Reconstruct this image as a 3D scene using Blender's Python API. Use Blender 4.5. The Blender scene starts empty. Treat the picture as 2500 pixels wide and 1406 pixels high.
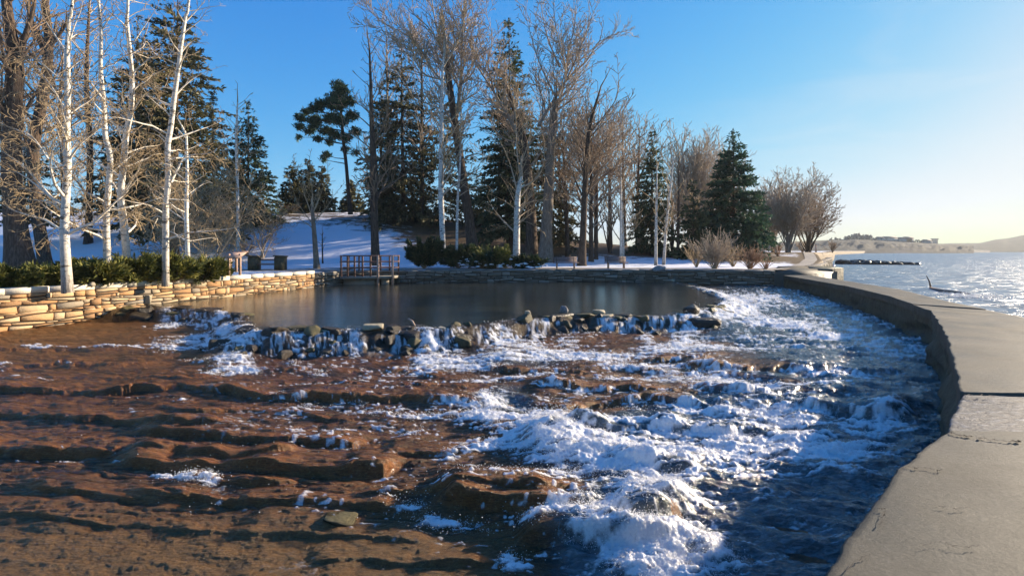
import bpy, math, random
import numpy as np
from mathutils import Vector, Matrix

# ------------------------------------------------------------------ camera, sky, sun
SC = bpy.context.scene
EYE = 1.6                 # eye above the top of the concrete river wall (z = 0)
F = 1250.0                # focal length in photograph pixels
CX, HY = 1250.0, 612.0    # principal column, horizon row

cam_data = bpy.data.cameras.new('camera')
cam = bpy.data.objects.new('camera', cam_data)
SC.collection.objects.link(cam)
cam.location = (0, 0, EYE)
cam.rotation_euler = (math.radians(90), 0, 0)
cam_data.sensor_width = 36.0
cam_data.lens = 36.0 * F / 2500.0
cam_data.shift_y = -(703.0 - HY) / 2500.0
cam_data.clip_end = 6000.0
cam_data.clip_start = 0.05
SC.camera = cam

SUN_AZ, SUN_EL = 64.0, 16.5       # azimuth clockwise from the view direction
world = bpy.data.worlds.new('World')
SC.world = world
world.use_nodes = True
wn, wl = world.node_tree.nodes, world.node_tree.links
wn.clear()
w_out = wn.new('ShaderNodeOutputWorld')
w_bg = wn.new('ShaderNodeBackground')
w_sky = wn.new('ShaderNodeTexSky')
w_sky.sky_type = 'NISHITA'
w_sky.sun_disc = False
w_sky.sun_elevation = math.radians(SUN_EL)
w_sky.sun_rotation = math.radians(SUN_AZ)
w_sky.altitude = 1000.0
w_sky.air_density = 1.0
w_sky.dust_density = 0.7
w_sky.ozone_density = 2.0
# the camera's film response: deeper blue away from the sun, bright parts rolled off
def w_math(op, a, b):
    nd = wn.new('ShaderNodeMath'); nd.operation = op
    for i, v in enumerate((a, b)):
        if isinstance(v, (int, float)): nd.inputs[i].default_value = v
        else: wl.new(v, nd.inputs[i])
    return nd.outputs[0]
EXPO = 1.35
SKY_S = 0.125
w_sep = wn.new('ShaderNodeSeparateColor'); wl.new(w_sky.outputs[0], w_sep.inputs[0])
w_cmb = wn.new('ShaderNodeCombineColor')
for i, (k, p, top) in enumerate(((.95, 1.9, .86), (1.18, 1.12, .955), (3.0, 1.0, .94))):
    x = w_math('POWER', w_math('MULTIPLY', w_sep.outputs[i], SKY_S * 1.68), p)
    y = w_math('SUBTRACT', 1.0, w_math('POWER', 2.718281828, w_math('MULTIPLY', x, -k)))
    if i == 2:      # the warm band low toward the sun
        y = w_math('MULTIPLY', y, w_math('POWER', w_math('MINIMUM', w_math('DIVIDE', w_sep.outputs[2], w_sep.outputs[0]), 1.0), .55))
    wl.new(w_math('MULTIPLY', y, top / (SKY_S * 2 ** EXPO)), w_cmb.inputs[i])
# a few thin wisps of cirrus, laid out by direction in the sky
w_tc = wn.new('ShaderNodeTexCoord'); w_mp = wn.new('ShaderNodeMapping'); w_mp.inputs['Scale'].default_value = (1.6, 1.6, 9.0); w_mp.inputs['Rotation'].default_value = (.25, -.35, .3)
w_nz = wn.new('ShaderNodeTexNoise'); w_nz.inputs['Scale'].default_value = 1.5; w_nz.inputs['Detail'].default_value = 7; w_nz.inputs['Roughness'].default_value = .55; w_nz.inputs['Distortion'].default_value = .6
wl.new(w_tc.outputs['Generated'], w_mp.inputs[0]); wl.new(w_mp.outputs[0], w_nz.inputs['Vector'])
w_rm = wn.new('ShaderNodeMapRange'); w_rm.inputs[1].default_value = .50; w_rm.inputs[2].default_value = .78; w_rm.inputs[4].default_value = .30
wl.new(w_nz.outputs[0], w_rm.inputs[0])
w_sx = wn.new('ShaderNodeSeparateXYZ'); wl.new(w_tc.outputs['Generated'], w_sx.inputs[0])
w_mr = wn.new('ShaderNodeMapRange'); w_mr.inputs[1].default_value = .15; w_mr.inputs[2].default_value = .65; wl.new(w_sx.outputs[0], w_mr.inputs[0])
w_mx = wn.new('ShaderNodeMix'); w_mx.data_type = 'RGBA'; wl.new(w_math('MULTIPLY', w_rm.outputs[0], w_mr.outputs[0]), w_mx.inputs[0]); wl.new(w_cmb.outputs[0], w_mx.inputs[6])
w_c = .95 / (SKY_S * 2 ** EXPO); w_mx.inputs[7].default_value = (w_c * .93, w_c * .93, w_c * .96, 1)
wl.new(w_mx.outputs[2], w_bg.inputs['Color'])
w_bg.inputs['Strength'].default_value = SKY_S
wl.new(w_bg.outputs[0], w_out.inputs['Surface'])

sun_data = bpy.data.lights.new('sun', 'SUN')
sun_data.energy = 5.0
sun_data.angle = math.radians(0.6)
sun_data.color = (1.0, 0.83, 0.62)
sun = bpy.data.objects.new('sun', sun_data)
SC.collection.objects.link(sun)
_a, _e = math.radians(SUN_AZ), math.radians(SUN_EL)
SUN_DIR = Vector((math.sin(_a) * math.cos(_e), math.cos(_a) * math.cos(_e), math.sin(_e)))
sun.rotation_euler = (-SUN_DIR).to_track_quat('-Z', 'Y').to_euler()

SC.view_settings.view_transform = 'Standard'
SC.view_settings.look = 'None'
SC.view_settings.exposure = EXPO
SC.view_settings.gamma = 1.0
SC.cycles.use_denoising = True
SC.cycles.max_bounces = 6
SC.cycles.diffuse_bounces = 3
SC.cycles.glossy_bounces = 3
SC.cycles.transparent_max_bounces = 12
SC.cycles.transmission_bounces = 3
SC.cycles.caustics_reflective = False
SC.cycles.caustics_refractive = False
SC.cycles.use_adaptive_sampling = True
SC.cycles.adaptive_threshold = 0.015

# ------------------------------------------------------------------ helpers
def link(o):
    SC.collection.objects.link(o)
    return o

def mesh_obj(name, verts, faces, material=None, parent=None, smooth=False, attrs=None):
    """verts Nx3; faces: an int array MxK or a list of such arrays."""
    me = bpy.data.meshes.new(name)
    verts = np.asarray(verts, dtype=np.float32).reshape(-1, 3)
    if not isinstance(faces, (list, tuple)):
        faces = [faces]
    fl = [np.asarray(f, dtype=np.int32) for f in faces if len(f)]
    loops = np.concatenate([f.ravel() for f in fl]) if fl else np.zeros(0, np.int32)
    tot = np.concatenate([np.full(len(f), f.shape[1], np.int32) for f in fl]) if fl else np.zeros(0, np.int32)
    start = np.concatenate([[0], np.cumsum(tot)[:-1]]).astype(np.int32) if len(tot) else tot
    me.vertices.add(len(verts)); me.vertices.foreach_set('co', verts.ravel())
    me.loops.add(len(loops)); me.loops.foreach_set('vertex_index', loops)
    me.polygons.add(len(tot)); me.polygons.foreach_set('loop_start', start)
    me.polygons.foreach_set('loop_total', tot)
    if smooth:
        me.polygons.foreach_set('use_smooth', np.ones(len(tot), bool))
    for k, v in (attrs or {}).items():
        at = me.attributes.new(k, 'FLOAT', 'POINT')
        at.data.foreach_set('value', np.asarray(v, dtype=np.float32))
    me.update(calc_edges=True)
    me.validate()
    if material: me.materials.append(material)
    o = link(bpy.data.objects.new(name, me))
    if parent: o.parent = parent
    return o

def tag(o, label=None, cat=None, group=None, kind=None):
    if label: o['label'] = label
    if cat: o['category'] = cat
    if group: o['group'] = group
    if kind: o['kind'] = kind
    return o

def empty(name, loc=(0, 0, 0), rz=0.0):
    o = link(bpy.data.objects.new(name, None))
    o.location = loc
    o.rotation_euler = (0, 0, rz)
    o.empty_display_size = 0.2
    return o

def hash2(i, j, seed):
    v = np.sin(i * 127.1 + j * 311.7 + seed * 74.7) * 43758.5453
    return v - np.floor(v)

def vnoise(x, y, seed=0):
    xi, yi = np.floor(x), np.floor(y)
    fx, fy = x - xi, y - yi
    fx = fx * fx * (3 - 2 * fx); fy = fy * fy * (3 - 2 * fy)
    a, b = hash2(xi, yi, seed), hash2(xi + 1, yi, seed)
    c, d = hash2(xi, yi + 1, seed), hash2(xi + 1, yi + 1, seed)
    return (a * (1 - fx) + b * fx) * (1 - fy) + (c * (1 - fx) + d * fx) * fy

def fbm(x, y, seed=0, oct=4, gain=0.5):
    s, a, t = 0, 1.0, 0
    for k in range(oct):
        s = s + a * vnoise(x, y, seed + k * 3.3); t += a
        a *= gain; x = x * 2.03 + 11.3; y = y * 2.03 + 5.7
    return s / t

def sstep(a, b, x):
    t = np.clip((x - a) / (b - a), 0, 1)
    return t * t * (3 - 2 * t)

def at(px, py, H):
    """the point H metres below the eye that the photograph shows at (px, py)"""
    Y = F * H / (py - HY)
    return ((px - CX) / F * Y, Y)

def pt(px, py, Y):
    return ((px - CX) / F * Y, Y, EYE - (py - HY) / F * Y)

class MB:
    """collects boxes, tubes and free polygons into one mesh"""
    def __init__(self): self.v = []; self.f = {}; self.n = 0
    def add(self, vs, fs):
        for f in fs:
            self.f.setdefault(len(f), []).append([i + self.n for i in f])
        self.v.extend(vs); self.n += len(vs)
    def box(self, c, s, M=None, bevel=0.0):
        hx, hy, hz = s[0] / 2, s[1] / 2, s[2] / 2
        if bevel <= 0:
            vs = [(x, y, z) for z in (-hz, hz) for x, y in ((-hx, -hy), (hx, -hy), (hx, hy), (-hx, hy))]
            fs = [(3, 2, 1, 0), (4, 5, 6, 7), (0, 1, 5, 4), (1, 2, 6, 5), (2, 3, 7, 6), (3, 0, 4, 7)]
        else:
            b = min(bevel, hx * .6, hy * .6, hz * .6)
            vs = []
            for z, e in ((-hz, b), (-hz + b, 0), (hz - b, 0), (hz, b)):
                x0, y0 = hx - e, hy - e
                vs += [(-x0, -y0, z), (x0, -y0, z), (x0, y0, z), (-x0, y0, z)]
            fs = [(3, 2, 1, 0), (12, 13, 14, 15)]
            for r in range(3):
                for k in range(4):
                    a, b2 = r * 4 + k, r * 4 + (k + 1) % 4
                    fs.append((a, b2, b2 + 4, a + 4))
        out = []
        for v in vs:
            p = Vector(v)
            if M is not None: p = M @ p
            out.append((p[0] + c[0], p[1] + c[1], p[2] + c[2]))
        self.add(out, fs)
    def tube(self, pts, rads, k=10, cap=True):
        base = []
        for i, p in enumerate(pts):
            p = Vector(p)
            d = (Vector(pts[min(i + 1, len(pts) - 1)]) - Vector(pts[max(i - 1, 0)])).normalized()
            ref = Vector((1, 0, 0)) if abs(d.x) < .8 else Vector((0, 1, 0))
            a = d.cross(ref).normalized(); b = d.cross(a)
            for j in range(k):
                t = 2 * math.pi * j / k
                base.append(tuple(p + (a * math.cos(t) + b * math.sin(t)) * rads[i]))
        fs = []
        for i in range(len(pts) - 1):
            for j in range(k):
                fs.append((i * k + j, i * k + (j + 1) % k, (i + 1) * k + (j + 1) % k, (i + 1) * k + j))
        if cap:
            fs.append(tuple(range(k))[::-1]); fs.append(tuple((len(pts) - 1) * k + j for j in range(k)))
        self.add(base, fs)
    def build(self, name, m, parent=None, smooth=False):
        return mesh_obj(name, self.v, [np.array(f) for f in self.f.values()], m, parent, smooth)

# ------------------------------------------------------------------ materials
class NT:
    def __init__(self, name):
        self.m = bpy.data.materials.new(name); self.m.use_nodes = True
        self.t = self.m.node_tree; self.t.nodes.clear()
        self.out = self.n('ShaderNodeOutputMaterial')
    def n(self, t, **kw):
        nd = self.t.nodes.new(t)
        for k, v in kw.items():
            if k in nd.inputs.keys() if hasattr(nd.inputs, 'keys') else False: pass
            setattr(nd, k, v)
        return nd
    def l(self, a, b): self.t.links.new(a, b)
    def coord(self, scale=(1, 1, 1), kind='Object', rot=(0, 0, 0)):
        tc = self.n('ShaderNodeTexCoord'); mp = self.n('ShaderNodeMapping')
        mp.inputs['Scale'].default_value = scale; mp.inputs['Rotation'].default_value = rot
        self.l(tc.outputs[kind], mp.inputs[0]); return mp.outputs[0]
    def pos(self, scale=(1, 1, 1), rot=(0, 0, 0)):
        g = self.n('ShaderNodeNewGeometry'); mp = self.n('ShaderNodeMapping')
        mp.inputs['Scale'].default_value = scale; mp.inputs['Rotation'].default_value = rot
        self.l(g.outputs['Position'], mp.inputs[0]); return mp.outputs[0]
    def noise(self, vec, scale, detail=4, rough=.55, dist=0):
        nd = self.n('ShaderNodeTexNoise')
        nd.inputs['Scale'].default_value = scale; nd.inputs['Detail'].default_value = detail
        nd.inputs['Roughness'].default_value = rough; nd.inputs['Distortion'].default_value = dist
        if vec is not None: self.l(vec, nd.inputs['Vector'])
        return nd.outputs['Fac']
    def ramp(self, fac, stops):
        r = self.n('ShaderNodeValToRGB'); e = r.color_ramp.elements
        while len(e) < len(stops): e.new(.5)
        for x, (p, c) in zip(e, stops):
            x.position = p; x.color = tuple(c) + (1,) if len(c) == 3 else c
        self.l(fac, r.inputs[0]); return r.outputs[0]
    def mixc(self, fac, a, b, mode='MIX'):
        nd = self.n('ShaderNodeMix', data_type='RGBA', blend_type=mode)
        for s, v in ((0, fac), (6, a), (7, b)):
            if isinstance(v, (int, float)): nd.inputs[s].default_value = v
            elif isinstance(v, tuple): nd.inputs[s].default_value = v + (1,) if len(v) == 3 else v
            else: self.l(v, nd.inputs[s])
        return nd.outputs[2]
    def math(self, op, a, b=None):
        nd = self.n('ShaderNodeMath', operation=op)
        for s, v in ((0, a), (1, b)):
            if v is None: continue
            if isinstance(v, (int, float)): nd.inputs[s].default_value = v
            else: self.l(v, nd.inputs[s])
        return nd.outputs[0]
    def attr(self, name):
        a = self.n('ShaderNodeAttribute', attribute_name=name); return a.outputs['Fac']
    def bump(self, h, strength, dist, nrm=None):
        b = self.n('ShaderNodeBump'); b.inputs['Strength'].default_value = strength
        b.inputs['Distance'].default_value = dist
        self.l(h, b.inputs['Height'])
        if nrm is not None: self.l(nrm, b.inputs['Normal'])
        return b.outputs[0]
    def bsdf(self, col=None, rough=.7, nrm=None, spec=None, **kw):
        p = self.n('ShaderNodeBsdfPrincipled')
        if col is not None:
            if isinstance(col, tuple): p.inputs['Base Color'].default_value = col + (1,)
            else: self.l(col, p.inputs['Base Color'])
        if isinstance(rough, (int, float)): p.inputs['Roughness'].default_value = rough
        else: self.l(rough, p.inputs['Roughness'])
        if nrm is not None: self.l(nrm, p.inputs['Normal'])
        if spec is not None: p.inputs['Specular IOR Level'].default_value = spec
        return p
    def done(self, sh):
        self.l(sh if not hasattr(sh, 'outputs') else sh.outputs[0], self.out.inputs['Surface']); return self.m

def m_simple(name, c1, c2, scale=6, rough=.75, bump=.3, bdist=.02, stretch=(1, 1, 1), spec=None):
    t = NT(name); v = t.pos(stretch)
    n = t.noise(v, scale, 5, .6)
    c = t.ramp(n, [(.3, c1), (.7, c2)])
    nb = t.noise(v, scale * 5, 4, .6)
    return t.done(t.bsdf(c, rough, t.bump(nb, bump, bdist), spec))

M = {}
def build_materials():
    # snow with leaf litter and dead grass coming through
    t = NT('snowy_ground'); v = t.pos((1, 1, 1))
    litter = t.attr('litter')
    n1 = t.noise(t.pos((.35, 1.0, .5)), 1.6, 6, .65)
    n2 = t.noise(v, 9, 5, .7)
    snow = t.ramp(n2, [(.25, (.72, .74, .78)), (.7, (.86, .87, .89))])
    brown = t.ramp(t.noise(v, 14, 5, .7), [(.3, (.045, .028, .016)), (.5, (.11, .072, .038)), (.72, (.24, .17, .09))])
    k = t.math('ADD', t.math('MULTIPLY', n1, .7), t.math('MULTIPLY', n2, .3))
    k = t.math('SUBTRACT', t.math('ADD', k, litter), .78)
    k = t.math('MULTIPLY', k, 9.0)
    kk = t.n('ShaderNodeClamp'); t.l(k, kk.inputs[0])
    col = t.mixc(kk.outputs[0], snow, brown)
    M['ground'] = t.done(t.bsdf(col, .8, t.bump(n2, .5, .06), .2))
    M['path'] = m_simple('path_concrete', (.24, .21, .17), (.36, .32, .27), 2.5, .85, .25, .01)
    # foliage of spruces
    def needles(name, a, b, c):
        t = NT(name); v = t.pos((1, 1, 1))
        n = t.noise(v, 1.1, 4, .6); s = t.attr('shade')
        col = t.ramp(t.math('ADD', t.math('MULTIPLY', n, .6), t.math('MULTIPLY', s, .4)), [(.25, a), (.5, b), (.75, c)])
        p = t.bsdf(col, .65, None, .25)
        tr = t.n('ShaderNodeBsdfTranslucent'); t.l(col, tr.inputs[0])
        mx = t.n('ShaderNodeMixShader'); mx.inputs[0].default_value = .18
        t.l(p.outputs[0], mx.inputs[1]); t.l(tr.outputs[0], mx.inputs[2])
        return t.done(mx)
    M['spruce'] = needles('spruce_needles', (0.024, 0.039, 0.021), (0.057, 0.083, 0.039), (0.128, 0.150, 0.068))
    M['brown_spruce'] = needles('brownish_spruce_needles', (0.033, 0.036, 0.019), (0.083, 0.084, 0.039), (0.195, 0.165, 0.075))
    M['blue_spruce'] = needles('deep_green_needles', (0.021, 0.048, 0.030), (0.045, 0.093, 0.054), (0.090, 0.165, 0.083))
    M['pine'] = needles('pine_needles', (0.018, 0.042, 0.024), (0.042, 0.083, 0.042), (0.083, 0.135, 0.060))
    M['juniper'] = needles('juniper_sprays', (.04, .05, .014), (.12, .13, .032), (.26, .23, .06))
    M['dark_juniper'] = needles('dark_juniper_sprays', (.016, .032, .016), (.035, .058, .026), (.11, .12, .045))
    # bare wood
    def twig(name, thick, thick2, thin, thin2, rT=.035):
        t = NT(name); v = t.pos((1, 1, .35))
        r = t.attr('rad')
        n = t.noise(t.pos((3, 3, 9)), 2.0, 5, .7)
        tc = t.ramp(n, [(.36, thick2), (.44, thick), (1, thick)])
        nc = t.ramp(t.noise(v, 3, 3), [(.35, thin), (.65, thin2)])
        k = t.ramp(r, [(0, (0, 0, 0)), (1, (1, 1, 1))])
        kk = t.n('ShaderNodeMapRange'); t.l(r, kk.inputs[0]); kk.inputs[1].default_value = rT * .45; kk.inputs[2].default_value = rT * 1.3
        return t.done(t.bsdf(t.mixc(kk.outputs[0], nc, tc), .7, t.bump(n, .4, .02), .25))
    M['birch_twig'] = twig('birch_limbs', (.70, .65, .56), (.34, .27, .19), (.22, .155, .085), (.42, .32, .19), .020)
    M['tan_twig'] = twig('tan_limbs', (.44, .36, .27), (.20, .15, .11), (.27, .19, .105), (.44, .33, .19), .05)
    M['brown_twig'] = twig('brown_limbs', (.085, .06, .044), (.05, .036, .026), (.21, .14, .085), (.33, .235, .15), .06)
    M['grey_twig'] = twig('grey_limbs', (.30, .25, .20), (.14, .11, .08), (.34, .265, .19), (.48, .385, .29), .06)
    M['red_twig'] = twig('reddish_stems', (.24, .12, .07), (.14, .07, .04), (.22, .12, .075), (.33, .20, .12), .05)
    # birch trunk bark
    t = NT('birch_bark'); v = t.pos((2.0, 2.0, 6.5))
    n = t.noise(v, 1.5, 6, .8, .6)
    lo = t.attr('low')
    white = t.ramp(t.noise(t.pos((5, 5, 5)), 2, 4), [(.3, (.54, .50, .43)), (.7, (.74, .70, .63))])
    k = t.ramp(n, [(.41, (0, 0, 0)), (.455, (1, 1, 1))])
    col = t.mixc(k, (.05, .04, .032), white)
    fur = t.ramp(t.noise(t.pos((26, 26, 2.2)), 1, 5, .7), [(.42, (.06, .045, .035)), (.58, (.36, .31, .25))])
    col = t.mixc(lo, col, fur)
    M['birch'] = t.done(t.bsdf(col, .7, t.bump(n, .4, .03), .25))
    def bark(name, a, b, c):
        t = NT(name); n = t.noise(t.pos((9, 9, 1.6)), 1.3, 6, .7, .3)
        return t.done(t.bsdf(t.ramp(n, [(.3, a), (.5, b), (.7, c)]), .85, t.bump(n, .9, .08), .15))
    M['bark'] = bark('furrowed_bark', (.03, .021, .015), (.085, .06, .044), (.17, .125, .09))
    M['grey_bark'] = bark('grey_bark', (.09, .072, .056), (.19, .155, .12), (.32, .27, .21))
    # stones of the walls
    def stones(name, stops, k=.5):
        t = NT(name); tone = t.attr('tone'); n = t.noise(t.pos((1, 1, 2)), 7, 5, .65)
        col = t.ramp(tone, stops)
        col = t.mixc(t.math('MULTIPLY', n, k), col, (.16, .12, .08), 'MIX')
        sp = t.noise(t.pos((1, 1, 1)), 40, 3, .7)
        return t.done(t.bsdf(col, .85, t.bump(t.math('ADD', n, t.math('MULTIPLY', sp, .35)), .8, .03), .2))
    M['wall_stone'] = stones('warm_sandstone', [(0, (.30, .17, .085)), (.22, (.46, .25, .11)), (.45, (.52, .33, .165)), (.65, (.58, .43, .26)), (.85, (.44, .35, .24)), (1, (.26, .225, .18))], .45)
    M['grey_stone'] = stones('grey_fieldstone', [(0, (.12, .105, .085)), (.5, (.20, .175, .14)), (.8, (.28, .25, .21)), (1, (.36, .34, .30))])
    M['joint'] = m_simple('wall_joint', (.03, .024, .018), (.07, .055, .04), 20, .95)
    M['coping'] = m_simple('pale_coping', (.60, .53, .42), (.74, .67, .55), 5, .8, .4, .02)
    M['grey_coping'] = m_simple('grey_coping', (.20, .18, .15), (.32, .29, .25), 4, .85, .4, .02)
    # concrete of the river wall
    t = NT('weathered_concrete'); v = t.pos((1, 1, 1))
    n = t.noise(v, 1.1, 6, .6); g = t.noise(v, 26, 6, .85); pit = t.n('ShaderNodeTexVoronoi'); pit.inputs['Scale'].default_value = 38; t.l(t.pos((1, .55, 1), (0, 0, .5)), pit.inputs['Vector'])
    col = t.ramp(n, [(.3, (.060, .054, .040)), (.5, (.10, .090, .068)), (.72, (.155, .138, .104))])
    col = t.mixc(t.ramp(g, [(.50, (0, 0, 0)), (.64, (.8, .8, .8))]), col, (.21, .19, .155))
    big = t.noise(t.pos((1, 1, 1)), .45, 5, .65, .5); col = t.mixc(t.ramp(big, [(.43, (.7, .7, .7)), (.60, (0, 0, 0))]), col, (.06, .055, .04))
    col = t.mixc(t.ramp(g, [(.33, (1, 1, 1)), (.42, (0, 0, 0))]), col, (.03, .026, .019))
    st = t.noise(t.pos((.5, 3.5, 1), (0, 0, .35)), 3, 5, .7)
    col = t.mixc(t.math('MULTIPLY', st, .6), col, (.075, .066, .048))
    h = t.math('ADD', t.math('MULTIPLY', g, .6), t.math('MULTIPLY', st, .8))
    M['concrete'] = t.done(t.bsdf(col, t.ramp(n, [(.3, (.5, .5, .5)), (.7, (.8, .8, .8))]), t.bump(h, .5, .012), .2))
    t = NT('frosted_rough_concrete'); v = t.pos((1.2, 3, 1), (0, 0, .25))
    n = t.noise(v, 6, 6, .75); g = t.noise(t.pos(), 30, 4, .8)
    col = t.ramp(n, [(.35, (.045, .045, .047)), (.55, (.11, .11, .112)), (.70, (.28, .285, .30))])
    M['rough_concrete'] = t.done(t.bsdf(col, .6, t.bump(t.math('ADD', n, t.math('MULTIPLY', g, .4)), .7, .03), .15))
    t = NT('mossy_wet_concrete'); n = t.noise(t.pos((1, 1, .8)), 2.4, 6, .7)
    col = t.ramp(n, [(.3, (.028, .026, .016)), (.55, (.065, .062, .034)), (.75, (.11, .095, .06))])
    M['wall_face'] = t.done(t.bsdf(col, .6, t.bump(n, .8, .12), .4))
    # travertine bed: wet brown rock with rusty algae
    t = NT('brown_ledge_rock'); v = t.pos((.8, 1.8, 9))
    n = t.noise(v, 1.5, 8, .70, .6); n2 = t.noise(t.pos((2.2, 4, 18)), 6, 8, .78, .5); g = t.noise(t.pos(), 24, 5, .8)
    lip = t.attr('lip'); near = t.attr('near')
    col = t.ramp(n, [(.30, (.024, .012, .007)), (.43, (.085, .036, .016)), (.53, (.21, .088, .034)), (.65, (.34, .155, .06)), (.80, (.18, .11, .05))])
    rust = t.ramp(n2, [(.36, (.08, .03, .012)), (.52, (.38, .145, .042)), (.72, (.58, .28, .10))])
    col = t.mixc(t.math('MULTIPLY', lip, .8), col, rust)
    olive = t.ramp(n2, [(.3, (.08, .045, .019)), (.5, (.22, .13, .055)), (.72, (.38, .24, .105))])
    col = t.mixc(near, col, olive)
    col = t.mixc(t.ramp(g, [(.30, (.7, .7, .7)), (.42, (0, 0, 0))]), col, (.05, .026, .014))
    col = t.mixc(t.ramp(g, [(.54, (0, 0, 0)), (.66, (.6, .6, .6))]), col, (.52, .32, .17))
    wetdark = t.ramp(n2, [(.3, (.012, .009, .006)), (.55, (.04, .027, .016)), (.75, (.10, .07, .03))])
    col = t.mixc(t.attr('weir'), col, wetdark)
    bh = t.math('ADD', t.math('MULTIPLY', n2, 1.0), t.math('MULTIPLY', g, .45))
    M['bed'] = t.done(t.bsdf(col, .33, t.bump(bh, .85, .055), .5))
    # cascade water: clear film over the bed, white where it breaks
    t = NT('running_water'); foam = t.attr('foam'); deep = t.attr('deep')
    rp = t.noise(t.pos((1.4, 4.2, 3), (0, 0, .12)), 5, 5, .65, .8); rp2 = t.noise(t.pos((1, 1.6, 1)), 26, 3, .6, .5)
    nb = t.bump(t.math('ADD', rp, t.math('MULTIPLY', rp2, .35)), .55, .07)
    gl = t.n('ShaderNodeBsdfGlossy'); gl.inputs['Roughness'].default_value = .13; t.l(nb, gl.inputs['Normal'])
    tr = t.n('ShaderNodeBsdfTransparent'); tr.inputs[0].default_value = (.97, .90, .80, 1)
    dk = t.bsdf(t.ramp(rp, [(.3, (.028, .034, .034)), (.5, (.075, .088, .090)), (.72, (.20, .23, .24))]), .12, nb, .5)
    body = t.n('ShaderNodeMixShader'); t.l(deep, body.inputs[0]); t.l(tr.outputs[0], body.inputs[1]); t.l(dk.outputs[0], body.inputs[2])
    fr = t.n('ShaderNodeFresnel'); fr.inputs['IOR'].default_value = 1.33; t.l(nb, fr.inputs['Normal'])
    frm = t.math('MULTIPLY', fr.outputs[0], t.math('SUBTRACT', .5, t.math('MULTIPLY', deep, .4)))
    wt = t.n('ShaderNodeMixShader'); t.l(t.math('MULTIPLY', frm, .85), wt.inputs[0]); t.l(body.outputs[0], wt.inputs[1]); t.l(gl.outputs[0], wt.inputs[2])
    fn = t.noise(t.pos((1, 1.5, 1)), 34, 5, .75, .3)
    fb = t.bump(t.math('ADD', fn, t.math('MULTIPLY', rp, .8)), .55, .03)
    fo = t.bsdf(t.ramp(fn, [(.25, (.74, .76, .78)), (.55, (.94, .945, .95))]), .32, fb, .5)
    fo.inputs['Subsurface Weight'].default_value = .75; fo.inputs['Subsurface Radius'].default_value = (1, .95, .9); fo.inputs['Subsurface Scale'].default_value = .03
    tl = t.n('ShaderNodeBsdfTranslucent'); tl.inputs[0].default_value = (.9, .9, .9, 1)
    fm = t.n('ShaderNodeMixShader'); fm.inputs[0].default_value = .12; t.l(fo.outputs[0], fm.inputs[1]); t.l(tl.outputs[0], fm.inputs[2])
    ff = t.math('ADD', foam, t.math('MULTIPLY', t.math('SUBTRACT', fn, .5), .9))
    fk = t.n('ShaderNodeMapRange'); t.l(ff, fk.inputs[0]); fk.inputs[1].default_value = .10; fk.inputs[2].default_value = .95; fk.inputs[4].default_value = .95
    mx = t.n('ShaderNodeMixShader'); t.l(fk.outputs[0], mx.inputs[0]); t.l(wt.outputs[0], mx.inputs[1]); t.l(fm.outputs[0], mx.inputs[2])
    M['cascade'] = t.done(mx)
    t = NT('spray_drops'); sp_ = t.bsdf((.92, .92, .92), .15, None, .6); tl2 = t.n('ShaderNodeBsdfTranslucent'); tl2.inputs[0].default_value = (.95, .95, .95, 1); mm = t.n('ShaderNodeMixShader'); mm.inputs[0].default_value = .45; t.l(sp_.outputs[0], mm.inputs[1]); t.l(tl2.outputs[0], mm.inputs[2]); M['spray'] = t.done(mm)
    # still pool
    t = NT('pool_water')
    n = t.noise(t.pos((.5, 1.5, 1), (0, 0, .1)), 1.6, 4, .6, .6); n2 = t.noise(t.pos((1, 2.2, 1)), 9, 3, .6)
    nb = t.bump(t.math('ADD', n, t.math('MULTIPLY', n2, .35)), .17, .12)
    col = t.ramp(t.noise(t.pos((.3, .8, 1)), .6, 4), [(.35, (.012, .018, .022)), (.65, (.036, .038, .030))])
    M['pool'] = t.done(t.bsdf(col, .13, nb, .6))
    t = NT('river_water')
    n = t.noise(t.pos((.45, 1.0, 1), (0, 0, -.5)), 1.1, 5, .62, .5); n2 = t.noise(t.pos((.12, .2, 1), (0, 0, -.3)), 1, 4)
    nb = t.bump(t.math('ADD', n, n2), 1.0, .6)
    M['river'] = t.done(t.bsdf(t.ramp(n, [(.3, (.03, .065, .10)), (.5, (.10, .17, .24)), (.72, (.20, .28, .35))]), .36, nb, .22))  # blue of the reflected sky is partly put into this base colour
    # rocks
    def rock(name, a, b, c, moss, ms, rough=.45):
        t = NT(name); v = t.coord((1, 1, 1)); n = t.noise(v, 3.5, 6, .7, .3); g = t.noise(v, 22, 4, .7)
        oi = t.n('ShaderNodeObjectInfo')
        col = t.ramp(n, [(.3, a), (.52, b), (.75, c)])
        gm = t.n('ShaderNodeNewGeometry'); sp = t.n('ShaderNodeSeparateXYZ'); t.l(gm.outputs['Normal'], sp.inputs[0])
        up = t.math('MULTIPLY', t.math('MULTIPLY', sp.outputs[2], g), ms)
        up = t.math('MULTIPLY', up, t.math('ADD', .3, oi.outputs['Random']))
        cl = t.n('ShaderNodeClamp'); t.l(up, cl.inputs[0])
        col = t.mixc(cl.outputs[0], col, moss)
        return t.done(t.bsdf(col, rough, t.bump(t.math('ADD', n, t.math('MULTIPLY', g, .4)), .8, .06), .45))
    M['wet_rock'] = rock('wet_dark_rock', (.012, .008, .006), (.034, .022, .014), (.085, .052, .03), (.09, .075, .028), .6, .35)
    M['moss_rock'] = rock('mossy_rock', (.018, .015, .008), (.06, .048, .02), (.13, .10, .045), (.17, .14, .045), 1.1, .6)
    M['pale_rock'] = rock('pale_dry_rock', (.26, .22, .15), (.42, .36, .26), (.55, .50, .40), (.35, .30, .14), .5, .75)
    M['grey_rock'] = rock('grey_rock', (.12, .11, .11), (.24, .23, .23), (.42, .42, .43), (.3, .3, .3), .3, .7)
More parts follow.
